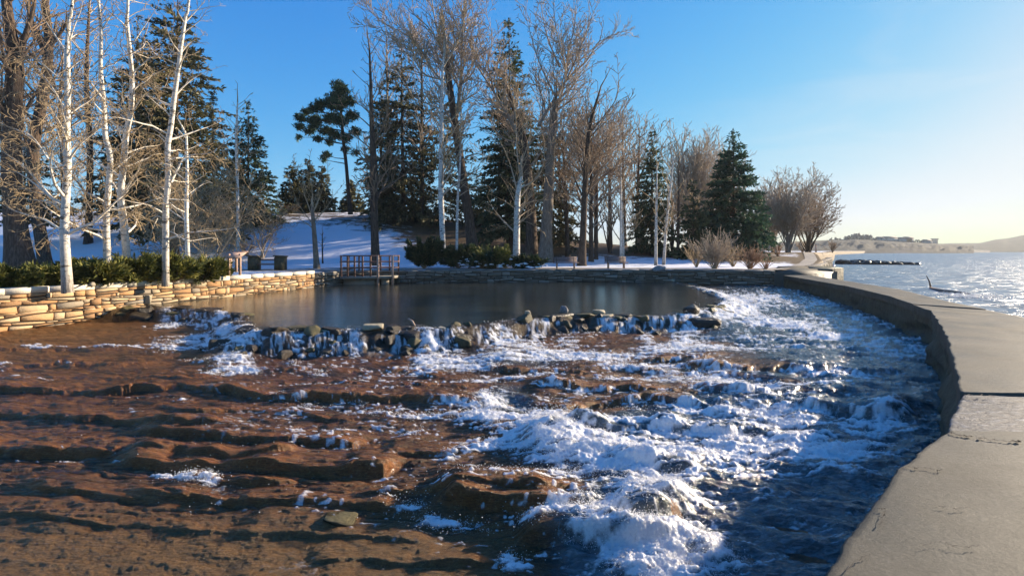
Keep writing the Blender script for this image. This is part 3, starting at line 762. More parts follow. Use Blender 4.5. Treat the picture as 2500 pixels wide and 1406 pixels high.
# broken water: (px, py, rx, ry, amount)
FOAM = [
 # falls on the left of the weir
 (410, 780, 26, 16, .9), (482, 784, 20, 16, .9), (375, 800, 60, 5, .6), (440, 798, 80, 5, .7), (540, 800, 26, 26, 1.2), (520, 828, 60, 14, 1.2), (450, 834, 90, 9, 1.0), (380, 850, 70, 7, .8),
 (480, 858, 90, 8, .9), (400, 864, 70, 5, .7), (90, 848, 40, 5, .9), (170, 850, 130, 3, .75), (290, 851, 90, 4, .7), (170, 887, 40, 7, .95), (10, 897, 34, 12, 1.2), (20, 928, 60, 9, .95), (120, 935, 70, 4, .7),
 (470, 884, 60, 5, .7), (520, 842, 50, 10, .9),
 (600, 850, 34, 24, 1.1), (570, 884, 50, 20, 1.15), (530, 910, 60, 12, 1.0), (610, 905, 40, 10, .8), (725, 860, 26, 26, .9), (712, 893, 36, 9, .7), (865, 855, 26, 20, 1.1), (775, 912, 30, 8, .95), (830, 898, 40, 5, .8),
 (1030, 850, 28, 28, 1.1), (1068, 860, 34, 26, 1.0), (1115, 845, 16, 24, .75), (1060, 885, 60, 14, 1.15), (1150, 882, 60, 12, 1.0), (1225, 845, 52, 30, 1.2), (1300, 850, 46, 24, .95), (1260, 885, 90, 10, 1.0), (1390, 835, 30, 22, 1.0), (1360, 868, 60, 12, .95),
 (1450, 820, 30, 14, .6), (1578, 832, 20, 30, 1.0), (1610, 860, 50, 14, .95), (1692, 790, 26, 40, 1.2), (1660, 830, 30, 20, 1.1), (1530, 880, 70, 10, .8), (1480, 872, 50, 12, .7),
 # bright band from the right end of the weir down to the right
 (1700, 712, 40, 5, .95), (1745, 722, 40, 8, 1.1), (1790, 738, 46, 12, 1.2), (1810, 762, 46, 15, 1.2), (1760, 775, 50, 18, 1.15), (1850, 790, 60, 14, 1.25), (1910, 796, 60, 10, 1.2), (1970, 808, 60, 9, 1.15), (2040, 826, 60, 8, 1.1),
 (1860, 728, 90, 8, .8), (1960, 742, 140, 12, .75), (1940, 712, 120, 6, .55), (2080, 780, 110, 16, .7), (2200, 860, 90, 26, .7), (1700, 850, 60, 14, .9), (1780, 850, 70, 10, .75), (2090, 812, 26, 10, .9), (2120, 848, 60, 8, .7), (1940, 830, 140, 10, .6), (1840, 856, 200, 10, .55),
 (2190, 772, 30, 7, 1.0), (2200, 800, 50, 8, .6),
 # mid rows
 (1100, 897, 90, 7, 1.0), (1180, 905, 70, 7, 1.05), (1240, 925, 90, 8, .95), (1140, 935, 90, 6, .8), (1020, 910, 90, 5, .75), (1330, 910, 50, 9, .9), (1420, 880, 60, 12, 1.15), (1350, 880, 50, 12, 1.0), (1500, 905, 60, 9, .9),
 (1620, 905, 90, 12, 1.1), (1700, 925, 100, 14, 1.1), (1760, 950, 110, 14, 1.0), (1850, 975, 120, 12, .95), (1900, 945, 120, 8, .7), (1560, 930, 110, 7, .7), (1460, 930, 90, 6, .7), (1950, 905, 120, 4, .55), (2000, 945, 60, 5, .8),
 (1230, 960, 60, 14, .7), (1190, 985, 34, 22, 1.1), (1215, 1010, 40, 22, .95), (1170, 1035, 60, 14, 1.05), (1250, 1048, 60, 16, 1.0), (1120, 1026, 80, 10, .9), (1010, 1030, 90, 9, 1.0), (900, 1018, 80, 8, .9), (780, 998, 90, 7, .85), (690, 985, 80, 5, .8), (440, 985, 46, 7, .95), (330, 975, 80, 4, .6),
 (340, 1010, 34, 8, .8), (350, 1062, 24, 12, .7), (1010, 1060, 40, 14, .85), (960, 1048, 60, 8, .8),
 (1560, 1055, 150, 9, .9), (1700, 1068, 120, 9, .95), (1840, 1082, 110, 14, 1.0), (1720, 1015, 90, 10, .85), (1560, 1012, 110, 5, .55), (1820, 1020, 80, 12, .95), (1900, 1010, 80, 10, 1.0), (1930, 1040, 70, 14, .95), (1860, 1050, 70, 12, .8),
 # the big standing wave and its tail
 (1330, 1040, 62, 34, 1.35), (1355, 1080, 100, 40, 1.3), (1290, 1090, 90, 24, 1.15), (1200, 1100, 80, 14, .95), (1130, 1112, 60, 10, .9), (1440, 1115, 120, 26, 1.05), (1520, 1100, 150, 20, .9), (1590, 1140, 90, 24, 1.1), (1480, 1160, 120, 18, 1.0), (1680, 1130, 120, 16, .85), (1640, 1190, 90, 14, .8),
 (1090, 1135, 26, 14, .9), (1320, 1135, 70, 12, .8), (1400, 1178, 100, 14, .75), (1760, 1170, 120, 14, .7), (1800, 1110, 120, 20, .75), (1950, 1120, 150, 26, .8), (2060, 1110, 120, 22, .75), (2080, 1060, 100, 16, .7), (1950, 1080, 60, 14, .9), (2020, 1160, 130, 12, .7), (2160, 1050, 90, 14, .65),
 # beads over the mounds
 (1560, 1220, 80, 40, .85), (1640, 1250, 60, 40, .85), (1500, 1250, 80, 20, .6), (1480, 1290, 110, 22, .85), (1330, 1290, 70, 18, 1.0), (1420, 1285, 80, 18, 1.0), (1290, 1310, 40, 14, .85), (1500, 1320, 100, 24, .9), (1440, 1355, 90, 16, .8), (1530, 1360, 90, 20, .9), (1560, 1395, 60, 16, .9),
 (1200, 1190, 120, 22, .42), (1300, 1210, 120, 30, .38),
 (440, 1182, 70, 12, 1.0), (500, 1188, 50, 12, 1.05), (400, 1172, 40, 8, .7), (470, 1216, 14, 8, .6), (520, 1242, 30, 5, .7), (470, 1262, 12, 14, .6), (240, 1222, 40, 5, .6), (80, 1128, 90, 5, .6), (190, 1135, 60, 6, .75), (150, 1115, 6, 16, .6), (260, 1140, 50, 5, .65),
 (1000, 1250, 50, 18, .95), (950, 1222, 30, 10, .8), (1060, 1280, 60, 16, 1.0), (1130, 1290, 60, 14, .95), (1180, 1308, 40, 10, .8), (1030, 1310, 50, 14, .6), (1120, 1330, 70, 14, .45), (1245, 1380, 26, 20, .95), (1270, 1400, 36, 14, .9), (1180, 1350, 60, 10, .4),
 # smooth aerated water at the lower right
 (1660, 1370, 110, 34, 1.25), (1620, 1330, 60, 20, 1.05), (1700, 1330, 80, 20, .9), (1560, 1390, 60, 30, 1.1), (1780, 1380, 80, 30, .8), (1700, 1240, 60, 16, .7), (1730, 1290, 90, 14, .6), (1880, 1230, 100, 12, .45), (1620, 1430, 160, 30, 1.1),
 (940, 1130, 40, 5, .5), (965, 1118, 10, 22, .5),
]
DEEP = [(1850, 1250, 330, 220, 1.3), (1950, 1080, 260, 90, 1.2), (2050, 830, 260, 90, 1.1), (1850, 760, 200, 60, .8), (2200, 950, 120, 120, 1.2), (1700, 1400, 300, 120, 1.3), (1620, 1110, 220, 70, .8),
        (2000, 1350, 260, 160, 1.4), (1250, 880, 250, 30, .6), (1230, 990, 70, 40, .8), (1500, 1080, 260, 40, .7), (2000, 720, 200, 24, 1.0)]

def blobs(GP, GQ, L, p=2.0):
    out = np.zeros_like(GP)
    for (px, py, rx, ry, a) in L:
        m = (np.abs(GP - px) < rx * 2.4) & (np.abs(GQ - py) < ry * 2.4)
        if not m.any(): continue
        d = ((GP[m] - px) / rx) ** 2 + ((GQ[m] - py) / ry) ** 2
        out[m] += a * np.exp(-d * .9)
    return out

def build_cascade():
    gp = np.arange(-520, 2420, 2.7); gq = np.concatenate([np.arange(676, 760, 1.3), np.arange(760, 1500, 1.75)])
    GP, GQ = np.meshgrid(gp, gq)
    X, Y = bed_xy(GP, GQ)
    H = bed_H(Y)
    Z = EYE - H
    # warp so that the traced edges come out ragged
    wq = (fbm(X * 1.1, Y * 2.2, 31, 4) - .5) * 30 + (fbm(X * 4, Y * 8, 33, 4) - .5) * 6
    wp = (fbm(X * 2.1, Y * 2.2, 37, 3) - .5) * 26
    lip = np.zeros_like(Z); foot = np.zeros_like(Z)
    slope = F * H / Y ** 2                      # pixels per metre of depth
    for k, (pl, h, L) in enumerate(LIPS):
        a = np.array(pl, float); x0, x1 = a[0, 0], a[-1, 0]
        yl = np.interp(GP + wp * .5, a[:, 0], a[:, 1])
        d = (yl - GQ + wq * .8) / slope * 1.0   # metres uphill of the foot
        ends = sstep(x0 - 20, x0 + 60, GP + wp) * sstep(x1 + 20, x1 - 70, GP + wp) if x0 > -90 else sstep(x1 + 20, x1 - 70, GP + wp)
        face = (.03 + .42 * h) * (.6 + .9 * vnoise(X * 1.7, Y * 0, 60 + k))
        hh = h * .95 * (0.35 + 1.1 * fbm(X * 1.3, Y * .5, 50 + k, 3))
        prof = sstep(0, face, d) * (1 - sstep(face * 1.2, L * 1.5 + face, d))
        add = hh * prof * ends
        Z += add
        hk = h * (1.35 if a[:, 0].mean() > 1150 else 1.0)
        Z += (hk / h - 1) * add
        foot = np.maximum(foot, ends * np.exp(-((d + .05) / (.10 + .9 * h)) ** 2) * sstep(.03, .13, hh))
        lip = np.maximum(lip, ends * np.exp(-((d - face * 1.1) / (.10 + L * .16)) ** 2) * np.where(d > 0, 1, 0))
    # fine strata everywhere outside the deep water
    deep = np.clip(blobs(GP, GQ, DEEP), 0, 1.0)
    deep = sstep(.25, .75, deep + (fbm(X * 1.0, Y * 2.0, 71, 4) - .5) * .7)
    calm = 1 - deep
    near = sstep(1200, 1330, GQ - (GP - 300) * .02) * sstep(1500, 900, GP) + .3 * sstep(960, 860, GQ) * sstep(700, 300, GP)
    st = fbm(X * .45, Y * 2.8, 41, 4) * 8.0
    saw = st - np.floor(st)
    Z += calm * (sstep(0, .25, saw) * (1 - sstep(.55, 1.0, saw))) * .026 * (1 - .8 * near) * sstep(3, 5, Y)
    rdg = 1 - np.abs(2 * fbm(X * .7, Y * 3.2, 48, 4, .55) - 1) * 2
    Z += calm * (rdg - .5) * .035 * (1 - .6 * near) + calm * (fbm(X * 1.8, Y * 4, 43, 5, .55) - .5) * .07 + (fbm(X * 7, Y * 11, 47, 5, .65) - .5) * (.014 + .013 * calm)
    Z += (fbm(X * .5, Y * .8, 44, 3) - .5) * .10
    Z += .62 * blobs(GP, GQ, BUMPS) * (.8 + .4 * fbm(X * 3, Y * 3, 81))
    # ramp up to the crest of the rock weir
    C = np.array(CREST); best = np.full(X.shape, 1e9)
    for a, b in zip(C[:-1], C[1:]):
        ab = b - a; t = np.clip(((X - a[0]) * ab[0] + (Y - a[1]) * ab[1]) / (ab @ ab), 0, 1)
        best = np.minimum(best, np.hypot(X - a[0] - ab[0] * t, Y - a[1] - ab[1] * t))
    # inside the pool?
    poly = np.array(CREST + [(11.5, 36.5), (0, 37), (-8, 36), (-12.3, 33.5), (-13, 29)], float)
    inside = np.zeros(X.shape, bool); j = len(poly) - 1
    for i in range(len(poly)):
        xi, yi, xj, yj = *poly[i], *poly[j]
        inside ^= ((yi > Y) != (yj > Y)) & (X < (xj - xi) * (Y - yi) / (yj - yi + 1e-9) + xi); j = i
    ramp = 1 - sstep(.05, 1.30, best + (fbm(X * 3, Y * 3, 61, 3) - .5) * .5)
    crest = POOL_Z + .012
    Z = Z + calm * sstep(1.6, .8, best) * sstep(.05, .35, best) * (fbm(X * 3.2, Y * 3.2, 64, 4, .6) - .5) * .32
    Zr = np.where(inside, POOL_Z - .12, Z + (crest - Z) * ramp)
    Z = Zr
    dens = np.clip(blobs(GP + wp * .6, GQ + wq * .6, FOAM) * .60, 0, .83)
    # lace: ridged threads drawn out along the flow, with bubbly clots between them
    rg = 1 - np.abs(2 * fbm(X * 1.8 + Y * .5, Y * 8.0 - X * 1.1, 91, 4, .6) - 1) * 2.4
    clot = fbm(X * 5.0, Y * 10, 93, 4, .62)
    fine = fbm(X * 11 + Y * 2, Y * 34 - X * 3, 94, 3, .65)
    th = fbm(X * 1.0 + Y * .3, Y * 4.5 - X * .5, 97, 4)
    N = .32 * np.clip(rg, 0, 1) + .22 * clot + .28 * fine + .18 * th
    dens = np.maximum(dens, foot * sstep(560, 1150, GP) * .80 * sstep(1200, 1120, GQ) * sstep(.35, .6, fbm(X * 1.2, Y * .8, 92, 3) + .1))
    right = sstep(1200, 1650, GP) * sstep(1330, 1180, GQ - (GP - 1500) * .2) * .12
    dens2 = np.maximum(dens, dens * .85 + right + deep * .15)
    t_ = .84 - .50 * dens2
    foam = sstep(t_ - .11, t_ + .12, N) * sstep(.02, .12, dens2)
    # water dropping over the face of the weir in threads
    veil = sstep(.43, .55, fbm(GP * .016, best * .3, 99, 3)) * sstep(.34, .66, fbm(GP * .16, best * 2.5 + GP * .01, 98, 4, .7)) * sstep(.12, .3, best) * sstep(1.5, .8, best) * (~inside) * sstep(360, 430, GP)
    foam = np.maximum(foam, veil * (.35 + .5 * fine))
    foam += calm * sstep(.78, .88, vnoise(X * 12, Y * 28, 95) * .6 + fbm(X * 1.3, Y * 3.0, 96, 4) * .6) * .8 * sstep(300, 900, GP) * (1 - near * .7)
    foam = np.clip(foam, 0, 1)
    # the film is left off where the pool lies
    n, m = X.shape
    idx = np.arange(n * m).reshape(n, m)
    q = np.stack([idx[:-1, :-1], idx[1:, :-1], idx[1:, 1:], idx[:-1, 1:]], -1).reshape(-1, 4)
    okbed = np.ones(n * m, bool)
    # cut what would lie beyond the river wall or the stone walls
    I = np.array([tuple(p) for p in INNER]); 
    xin = np.interp(Y, I[:, 1], I[:, 0]); outside = (X > xin + .55)
    yb = np.interp(X, FX, FY); outside |= (Y > yb + .25) & (X < 18)
    xl = np.interp(Y, [p[1] for p in LEFT_WALL], [p[0] for p in LEFT_WALL]); outside |= (X < xl - .25)
    keep = ~outside.ravel()
    def sub(V, q, k, attrs):
        q = q[k[q].all(1)]; used = np.zeros(len(V), bool); used[q.ravel()] = True
        mp = np.cumsum(used) - 1
        return V[used], mp[q], {a: v.ravel()[used] for a, v in attrs.items()}
    V = np.stack([X, Y, Z], -1).reshape(-1, 3)
    v, f, at_ = sub(V, q, keep, {'lip': np.clip(lip, 0, 1), 'near': np.clip(near, 0, 1), 'weir': sstep(1.6, .9, best + (fbm(X * 3, Y * 5, 63, 3) - .5) * .8)})
    f = f[:, ::-1]
    o = mesh_obj('rock_bed', v, f[:, ::-1], M['bed'], None, True, at_)
    tag(o, 'brown layered rock ledges under the shallow cascade', None, None, 'structure')
    # water sheet
    fo = np.clip(foam, 0, 1)
    lump = fbm(X * 6, Y * 6, 101, 4, .6); fine = fbm(X * 20, Y * 24, 103, 3, .6)
    bill = 1 - np.abs(2 * fbm(X * 9, Y * 9, 105, 4, .6) - 1) * 2.2
    W = Z + .014 + deep * .05 + fo * (.012 + dens * (.055 * (lump - .40) + .025 * bill) + .048 * (fine - .4)) * (0.55 + .45 * sstep(700, 1000, GQ))
    W += deep * ((fbm(X * 1.6, Y * 4.2 + X * .5, 111, 4) - .5) * .20 + (fbm(X * 5, Y * 10 + X * 2, 113, 4) - .5) * .07)
    W += (1 - fo) * (1 - deep) * (fbm(X * 3, Y * 11, 115, 3) - .5) * .018
    kw = keep & ~(inside & (best > .12)).ravel()
    V = np.stack([X, Y, W], -1).reshape(-1, 3)
    v, f, at_ = sub(V, q, kw, {'foam': foam, 'deep': deep})
    o = mesh_obj('cascade_water', v, f, M['cascade'], None, True, at_)
    tag(o, 'shallow water breaking white as it runs over the ledges', None, None, 'structure')
    # drops thrown up where the water breaks
    R = np.random.default_rng(5)
    SP = [(1345, 1060, 110, 60, 900, .30), (1420, 1130, 140, 50, 700, .12), (1580, 1240, 110, 60, 1500, .07), (1450, 1300, 160, 45, 1300, .08), (1225, 845, 60, 30, 300, .16), (1200, 1000, 60, 45, 350, .10),
          (1820, 770, 90, 40, 700, .16), (1950, 800, 120, 20, 400, .12), (1700, 930, 150, 35, 900, .08), (1850, 980, 140, 35, 600, .08), (1000, 1250, 70, 30, 250, .08), (1110, 1290, 90, 24, 300, .08), (1250, 1385, 50, 30, 160, .12),
          (470, 1185, 80, 16, 200, .06), (1180, 1180, 160, 60, 350, .03), (860, 850, 30, 20, 100, .10), (1690, 800, 30, 40, 250, .16), (1400, 890, 90, 20, 260, .08), (1120, 905, 120, 14, 260, .06), (600, 1060, 330, 70, 130, .02),
          (780, 912, 40, 8, 80, .05), (1560, 1010, 170, 40, 500, .04), (2095, 812, 30, 14, 120, .14), (1650, 1150, 140, 40, 400, .07), (560, 1180, 400, 90, 90, .02), (2192, 772, 36, 10, 160, .10), (1940, 1020, 100, 40, 350, .06)]
    zi = Z.ravel(); 
    Vd = []; Fd = []; k0 = 0
    oct_v = np.array([(1, 0, 0), (-1, 0, 0), (0, 1, 0), (0, -1, 0), (0, 0, 1), (0, 0, -1)], float)
    oct_f = np.array([(0, 2, 4), (2, 1, 4), (1, 3, 4), (3, 0, 4), (2, 0, 5), (1, 2, 5), (3, 1, 5), (0, 3, 5)])
    for (px, py, rx, ry, n_, h) in SP:
        n_ = int(n_ * .55)
        a = R.normal(0, .5, (n_, 2)); p = px + a[:, 0] * rx; q2 = py + a[:, 1] * ry
        ci = np.clip(np.searchsorted(gp, p), 0, m - 1); ri = np.clip(np.searchsorted(gq, q2), 0, n - 1)
        x, y = X[ri, ci], Y[ri, ci]; z = W[ri, ci] + R.exponential(h * .42, n_) * np.exp(-(a ** 2).sum(1) * .6) * .9 + .004
        x = x + R.normal(0, .01, n_); y = y + R.normal(0, .02, n_)
        s = R.uniform(.0020, .0062, n_) * (0.6 + Y[ri, ci] / 14)
        vv = oct_v[None] * s[:, None, None] * R.uniform(.7, 1.5, (n_, 1, 3)) + np.stack([x, y, z], 1)[:, None]
        Vd.append(vv.reshape(-1, 3)); Fd.append((oct_f[None] + (np.arange(n_) * 6)[:, None, None] + k0).reshape(-1, 3)); k0 += n_ * 6
    wgt = (np.clip(dens - .30, 0, 1) * sstep(.42, .58, fbm(X * 3.0, Y * 5.5, 121, 3)) * (GP > 380) * (Y / 8) ** 1.1 * np.where(inside, 0, 1)).ravel(); wgt *= kw
    cum = np.cumsum(wgt); n_ = 62000
    pk = np.searchsorted(cum, R.random(n_) * cum[-1])
    x = X.ravel()[pk] + R.normal(0, .03, n_); y = Y.ravel()[pk] + R.normal(0, .03, n_); z = W.ravel()[pk] + R.exponential(.016, n_) - .002
    s = R.uniform(.0020, .0058, n_) * (.5 + Y.ravel()[pk] / 13)
    vv = oct_v[None] * s[:, None, None] * R.uniform(.6, 1.6, (n_, 1, 3)) + np.stack([x, y, z], 1)[:, None]
    Vd.append(vv.reshape(-1, 3)); Fd.append((oct_f[None] + (np.arange(n_) * 6)[:, None, None] + k0).reshape(-1, 3)); k0 += n_ * 6
    o = mesh_obj('water_spray', np.concatenate(Vd), np.concatenate(Fd), M['spray'], None, True)
    tag(o, 'white beads of spray thrown up over the cascade', 'spray', None, 'stuff')
build_cascade()

def build_pool_river():
    poly = CREST[1:-1] + [(11.2, 36.5), (6, 37), (0, 36.6), (-4, 36), (-8, 35.0), (-11.3, 33.7), (-12.2, 31.1), (-13.5, 26), (-14.5, 22.3), (-14.9, 20.9)]
    mb = MB(); mb.add([(x, y, POOL_Z) for x, y in poly], [tuple(range(len(poly)))])
    o = mb.build('pool_water', M['pool'])
    tag(o, 'still dark spring pool held back by the rock weir', None, None, 'structure')
    # river
    O = OUTER; edge = [(-6, -9)] + [(x - .25, y) for x, y in O] + [(x + .3, y + .8) for x, y in SHORE[1:]]
    vs = []; fs = []
    for x, y in edge: vs += [(x, y, RIVER_Z), (1600, y * 1.02 - (20 if y < 0 else 0), RIVER_Z)]
    vs += [(520, 1500, RIVER_Z), (1600, 1500, RIVER_Z)]
    for i in range(len(vs) // 2 - 1): fs.append((2 * i, 2 * i + 1, 2 * i + 3, 2 * i + 2))
    mb = MB(); mb.add(vs, fs)
    o = mb.build('river', M['river'])
    tag(o, 'wide wind rippled river beyond the concrete walkway', None, None, 'structure')
    # one sheet under everything, reaching the horizon
    mb = MB(); mb.add([(-1600, -350, -3.2), (1600, -350, -3.2), (1600, 1500, -3.2), (-1600, 1500, -3.2)], [(0, 1, 2, 3)])
    o = mb.build('terrain', M['hill2']); tag(o, 'distant ground', None, None, 'structure')
build_pool_river()

# ------------------------------------------------------------------ bare trees
def vnorm(v):
    l = math.sqrt(v[0] * v[0] + v[1] * v[1] + v[2] * v[2]) or 1e-9
    return (v[0] / l, v[1] / l, v[2] / l)
def turn(d, ang, R, up=0.0):
    """a unit vector ang radians away from d, in a random direction"""
    while True:
        r = (R.gauss(0, 1), R.gauss(0, 1), R.gauss(0, 1) + up)
        k = r[0] * d[0] + r[1] * d[1] + r[2] * d[2]
        p = (r[0] - k * d[0], r[1] - k * d[1], r[2] - k * d[2])
        if p[0] * p[0] + p[1] * p[1] + p[2] * p[2] > 1e-4: break
    p = vnorm(p); c, s = math.cos(ang), math.sin(ang)
    return (d[0] * c + p[0] * s, d[1] * c + p[1] * s, d[2] * c + p[2] * s)

def branch(segs, p, d, L, r, lvl, R, P):
    """P: step, lv (deepest level), kids per metre, ang, ratio, wob, up, rmin"""
    n = max(2, int(L / P['step'][lvl])); st = L / n
    end = max(P['rmin'], r * .22)
    kids = P['kids'][lvl] if lvl < P['lv'] else 0
    acc = R.random()
    for i in range(n):
        w = P['wob'] * (1.0 + .25 * lvl)
        d = vnorm((d[0] + R.gauss(0, w), d[1] + R.gauss(0, w), d[2] + R.gauss(0, w) + P['up']))
        q = (p[0] + d[0] * st, p[1] + d[1] * st, p[2] + d[2] * st)
        r0 = r + (end - r) * i / n; r1 = r + (end - r) * (i + 1) / n
        segs.append((p, q, r0, r1))
        if kids and i >= 1 or (kids and lvl > 0):
            acc += kids * st
            while acc > 1:
                acc -= 1
                fr = (i + 1) / n
                ll = L * P['ratio'] * (1 - .55 * fr) * R.uniform(.6, 1.15)
                if ll > .12:
                    branch(segs, q, turn(d, P['ang'] * R.uniform(.6, 1.3), R, P['lift']), ll, max(P['rmin'], r1 * R.uniform(.32, .55)), lvl + 1, R, P)
        p = q

def prisms(segs, rmin_k=.035):
    """segments -> one mesh of tapered prisms: three-sided for twigs, six-sided for limbs"""
    A = np.array([s[0] for s in segs]); B = np.array([s[1] for s in segs])
    ra = np.array([s[2] for s in segs]); rb = np.array([s[3] for s in segs])
    V = []; Fs = []; rad = []; base = 0
    for k, sel in ((3, ra < rmin_k), (6, ra >= rmin_k)):
        a, b, r0, r1 = A[sel], B[sel], ra[sel], rb[sel]
        if not len(a): continue
        d = b - a; ln = np.linalg.norm(d, axis=1)[:, None] + 1e-9; d = d / ln
        b = b + d * r1[:, None] * .5
        ref = np.where(np.abs(d[:, :1]) < .8, np.array([[1., 0, 0]]), np.array([[0, 1., 0]]))
        u = np.cross(d, ref); u /= np.linalg.norm(u, axis=1)[:, None]; w = np.cross(d, u)
        t = np.arange(k) * 2 * math.pi / k
        off = u[:, None] * np.cos(t)[None, :, None] + w[:, None] * np.sin(t)[None, :, None]
        v = np.concatenate([a[:, None] + off * r0[:, None, None], b[:, None] + off * r1[:, None, None]], 1)
        n = len(a)
        i = (np.arange(n) * 2 * k)[:, None] + base
        for j in range(k):
            Fs.append(np.concatenate([i + j, i + (j + 1) % k, i + k + (j + 1) % k, i + k + j], 1))
        V.append(v.reshape(-1, 3)); rad.append(np.concatenate([np.repeat(r0[:, None], k, 1), np.repeat(r1[:, None], k, 1)], 1).ravel())
        base += n * 2 * k
    return np.concatenate(V), np.concatenate(Fs), np.concatenate(rad)

def smooth_poly(pts, n=6):
    """Catmull-Rom through the points (x, y, z, r)"""
    P = [pts[0]] + list(pts) + [pts[-1]]; out = []
    for i in range(1, len(P) - 2):
        p0, p1, p2, p3 = (np.array(P[i + k], float) for k in (-1, 0, 1, 2))
        for j in range(n):
            t = j / n
            out.append(.5 * ((2 * p1) + (-p0 + p2) * t + (2 * p0 - 5 * p1 + 4 * p2 - p3) * t * t + (-p0 + 3 * p1 - 3 * p2 + p3) * t ** 3))
    out.append(np.array(P[-2], float)); return out

def trunk_mesh(rings, k=12, flare=1.5, seed=0):
    P = np.array(rings); n = len(P)
    d = np.gradient(P[:, :3], axis=0); d /= np.linalg.norm(d, axis=1)[:, None]
    u = np.cross(d, np.array([0, 1., 0])); u /= np.linalg.norm(u, axis=1)[:, None]; w = np.cross(d, u)
    t = np.arange(k) * 2 * math.pi / k
    h = P[:, 2] - P[0, 2]
    fl = 1 + (flare - 1) * np.exp(-np.clip(h, 0, None) / (P[0, 3] * 2.2))
    lob = 1 + (.10 * np.sin(3 * t + seed) + .07 * np.sin(5 * t + seed * 2))[None] * (fl[:, None] - .75) + .05 * (fbm(h[:, None] * 2 + 0 * t, t[None] * 1.3 + 0 * h[:, None], seed, 2) - .5)
    R = P[:, 3:4] * fl[:, None] * lob
    V = P[:, None, :3] + u[:, None] * (np.cos(t) * R)[..., None] + w[:, None] * (np.sin(t) * R)[..., None]
    i = np.arange(n * k).reshape(n, k); i2 = np.roll(i, -1, 1)
    q = np.stack([i[:-1], i2[:-1], i2[1:], i[1:]], -1).reshape(-1, 4)
    low = np.repeat(np.exp(-np.clip(h, 0, None) / 1.1)[:, None], k, 1).ravel()
    return V.reshape(-1, 3), q, low

DEF = dict(step=[.45, .3, .2, .14], lv=3, kids=[1.6, 2.2, 3.0, 0], ang=.75, ratio=.5, wob=.10, up=.04, lift=.3, rmin=.008)
def bare_tree(name, label, trunk, Y, bark, twig, seed, limbs=(), n_limb=22, l_len=3.0, start=.3, ang=.95, group='bare trees along the bank', cat='tree', P=None, extra_top=0, y_lean=0, base_z=None, lscale=None, env=None, stems=()):
    """trunk: [(px, py, width px), ...] from the ground up, standing Y metres away"""
    R = random.Random(seed); PP = dict(DEF); PP.update(P or {})
    pts = []
    for i, (px, py, w) in enumerate(trunk):
        x, y, z = pt(px, py, Y); pts.append((x, y + y_lean * i, z, w / F * Y / 2))
    x0, y0 = pts[0][0], pts[0][1]
    if base_z is None: base_z = float(terrain_z(x0, y0))
    pts[0] = (x0, y0, min(pts[0][2], base_z) - .12, pts[0][3])
    if extra_top:
        a, b = pts[-2], pts[-1]; dx = (b[0] - a[0]) / max(.1, b[2] - a[2])
        pts.append((b[0] + dx * extra_top * .5 + R.uniform(-.3, .3), b[1] + R.uniform(-.4, .4), b[2] + extra_top, max(.02, b[3] * .25)))
    loc = (x0, y0, base_z)
    root = tag(empty(name, loc), label, cat, group)
    rings = smooth_poly(pts, 7)
    v, f, low = trunk_mesh(rings, 12, 1.12 if bark is M['birch'] else 1.35, seed % 7)
    v = v - np.array(loc)
    mesh_obj('trunk', v, f, bark, root, True, {'low': low})
    segs = []
    def limb(poly, r0, dz=0):
        """a limb traced in the photograph, then branching by itself"""
        px, py = poly[0]
        Yl = Y; out = []
        for i, (a, b) in enumerate(poly):
            Yl = Y + dz * i / max(1, len(poly) - 1)
            out.append((*pt(a, b, Yl), r0 * (1 - .8 * i / max(1, len(poly) - 1))))
        out = smooth_poly(out, 5)
        L = sum(float(np.linalg.norm(b[:3] - a[:3])) for a, b in zip(out[:-1], out[1:]))
        acc = 0; run = 0
        for a, b in zip(out[:-1], out[1:]):
            segs.append((tuple(a[:3]), tuple(b[:3]), a[3], b[3]))
            st = float(np.linalg.norm(b[:3] - a[:3])); run += st; acc += st * PP['kids'][0] * 1.15
            d = vnorm(tuple(b[:3] - a[:3]))
            while acc > 1:
                acc -= 1
                branch(segs, tuple(b[:3]), turn(d, PP['ang'] * R.uniform(.6, 1.2), R, PP['lift']), L * .38 * (1.1 - .6 * run / L) * R.uniform(.6, 1.2), max(PP['rmin'], b[3] * .55), 1, R, PP)
        branch(segs, tuple(out[-1][:3]), d, L * .35, max(PP['rmin'], out[-1][3]), 1, R, PP)
    for lb in limbs: limb(lb[0], lb[1], lb[2] if len(lb) > 2 else R.uniform(-1.2, 1.2))
    for st_ in stems:
        pass
    # self-grown limbs off the trunk
    rg = np.array(rings); hz = rg[:, 2]; z0, z1 = hz[0], hz[-1]
    for k in range(n_limb):
        fr = start + (1 - start) * (k + R.random()) / n_limb
        z = z0 + (z1 - z0) * fr; i = min(int(np.searchsorted(hz, z)), len(rg) - 2)
        p = tuple(rg[i, :3]); d = vnorm(tuple(rg[i + 1, :3] - rg[i, :3]))
        ll = l_len * (env((fr - start) / (1 - start)) if env else (1 - .65 * (fr - start) / (1 - start))) * R.uniform(.7, 1.2)
        branch(segs, p, turn(d, ang * R.uniform(.8, 1.15), R, 0), ll, max(PP['rmin'] * 1.5, min(rg[i, 3] * .45, ll * .020)), 0, R, PP)
    # the leader
    branch(segs, tuple(rg[-1, :3]), vnorm(tuple(rg[-1, :3] - rg[-2, :3])), l_len * .5, max(rg[-1, 3], PP['rmin']), 0, R, PP)
    v, f, rad = prisms(segs)
    v = v - np.array(loc)
    mesh_obj('crown', v, f, twig, root, False, {'rad': rad})
    return root

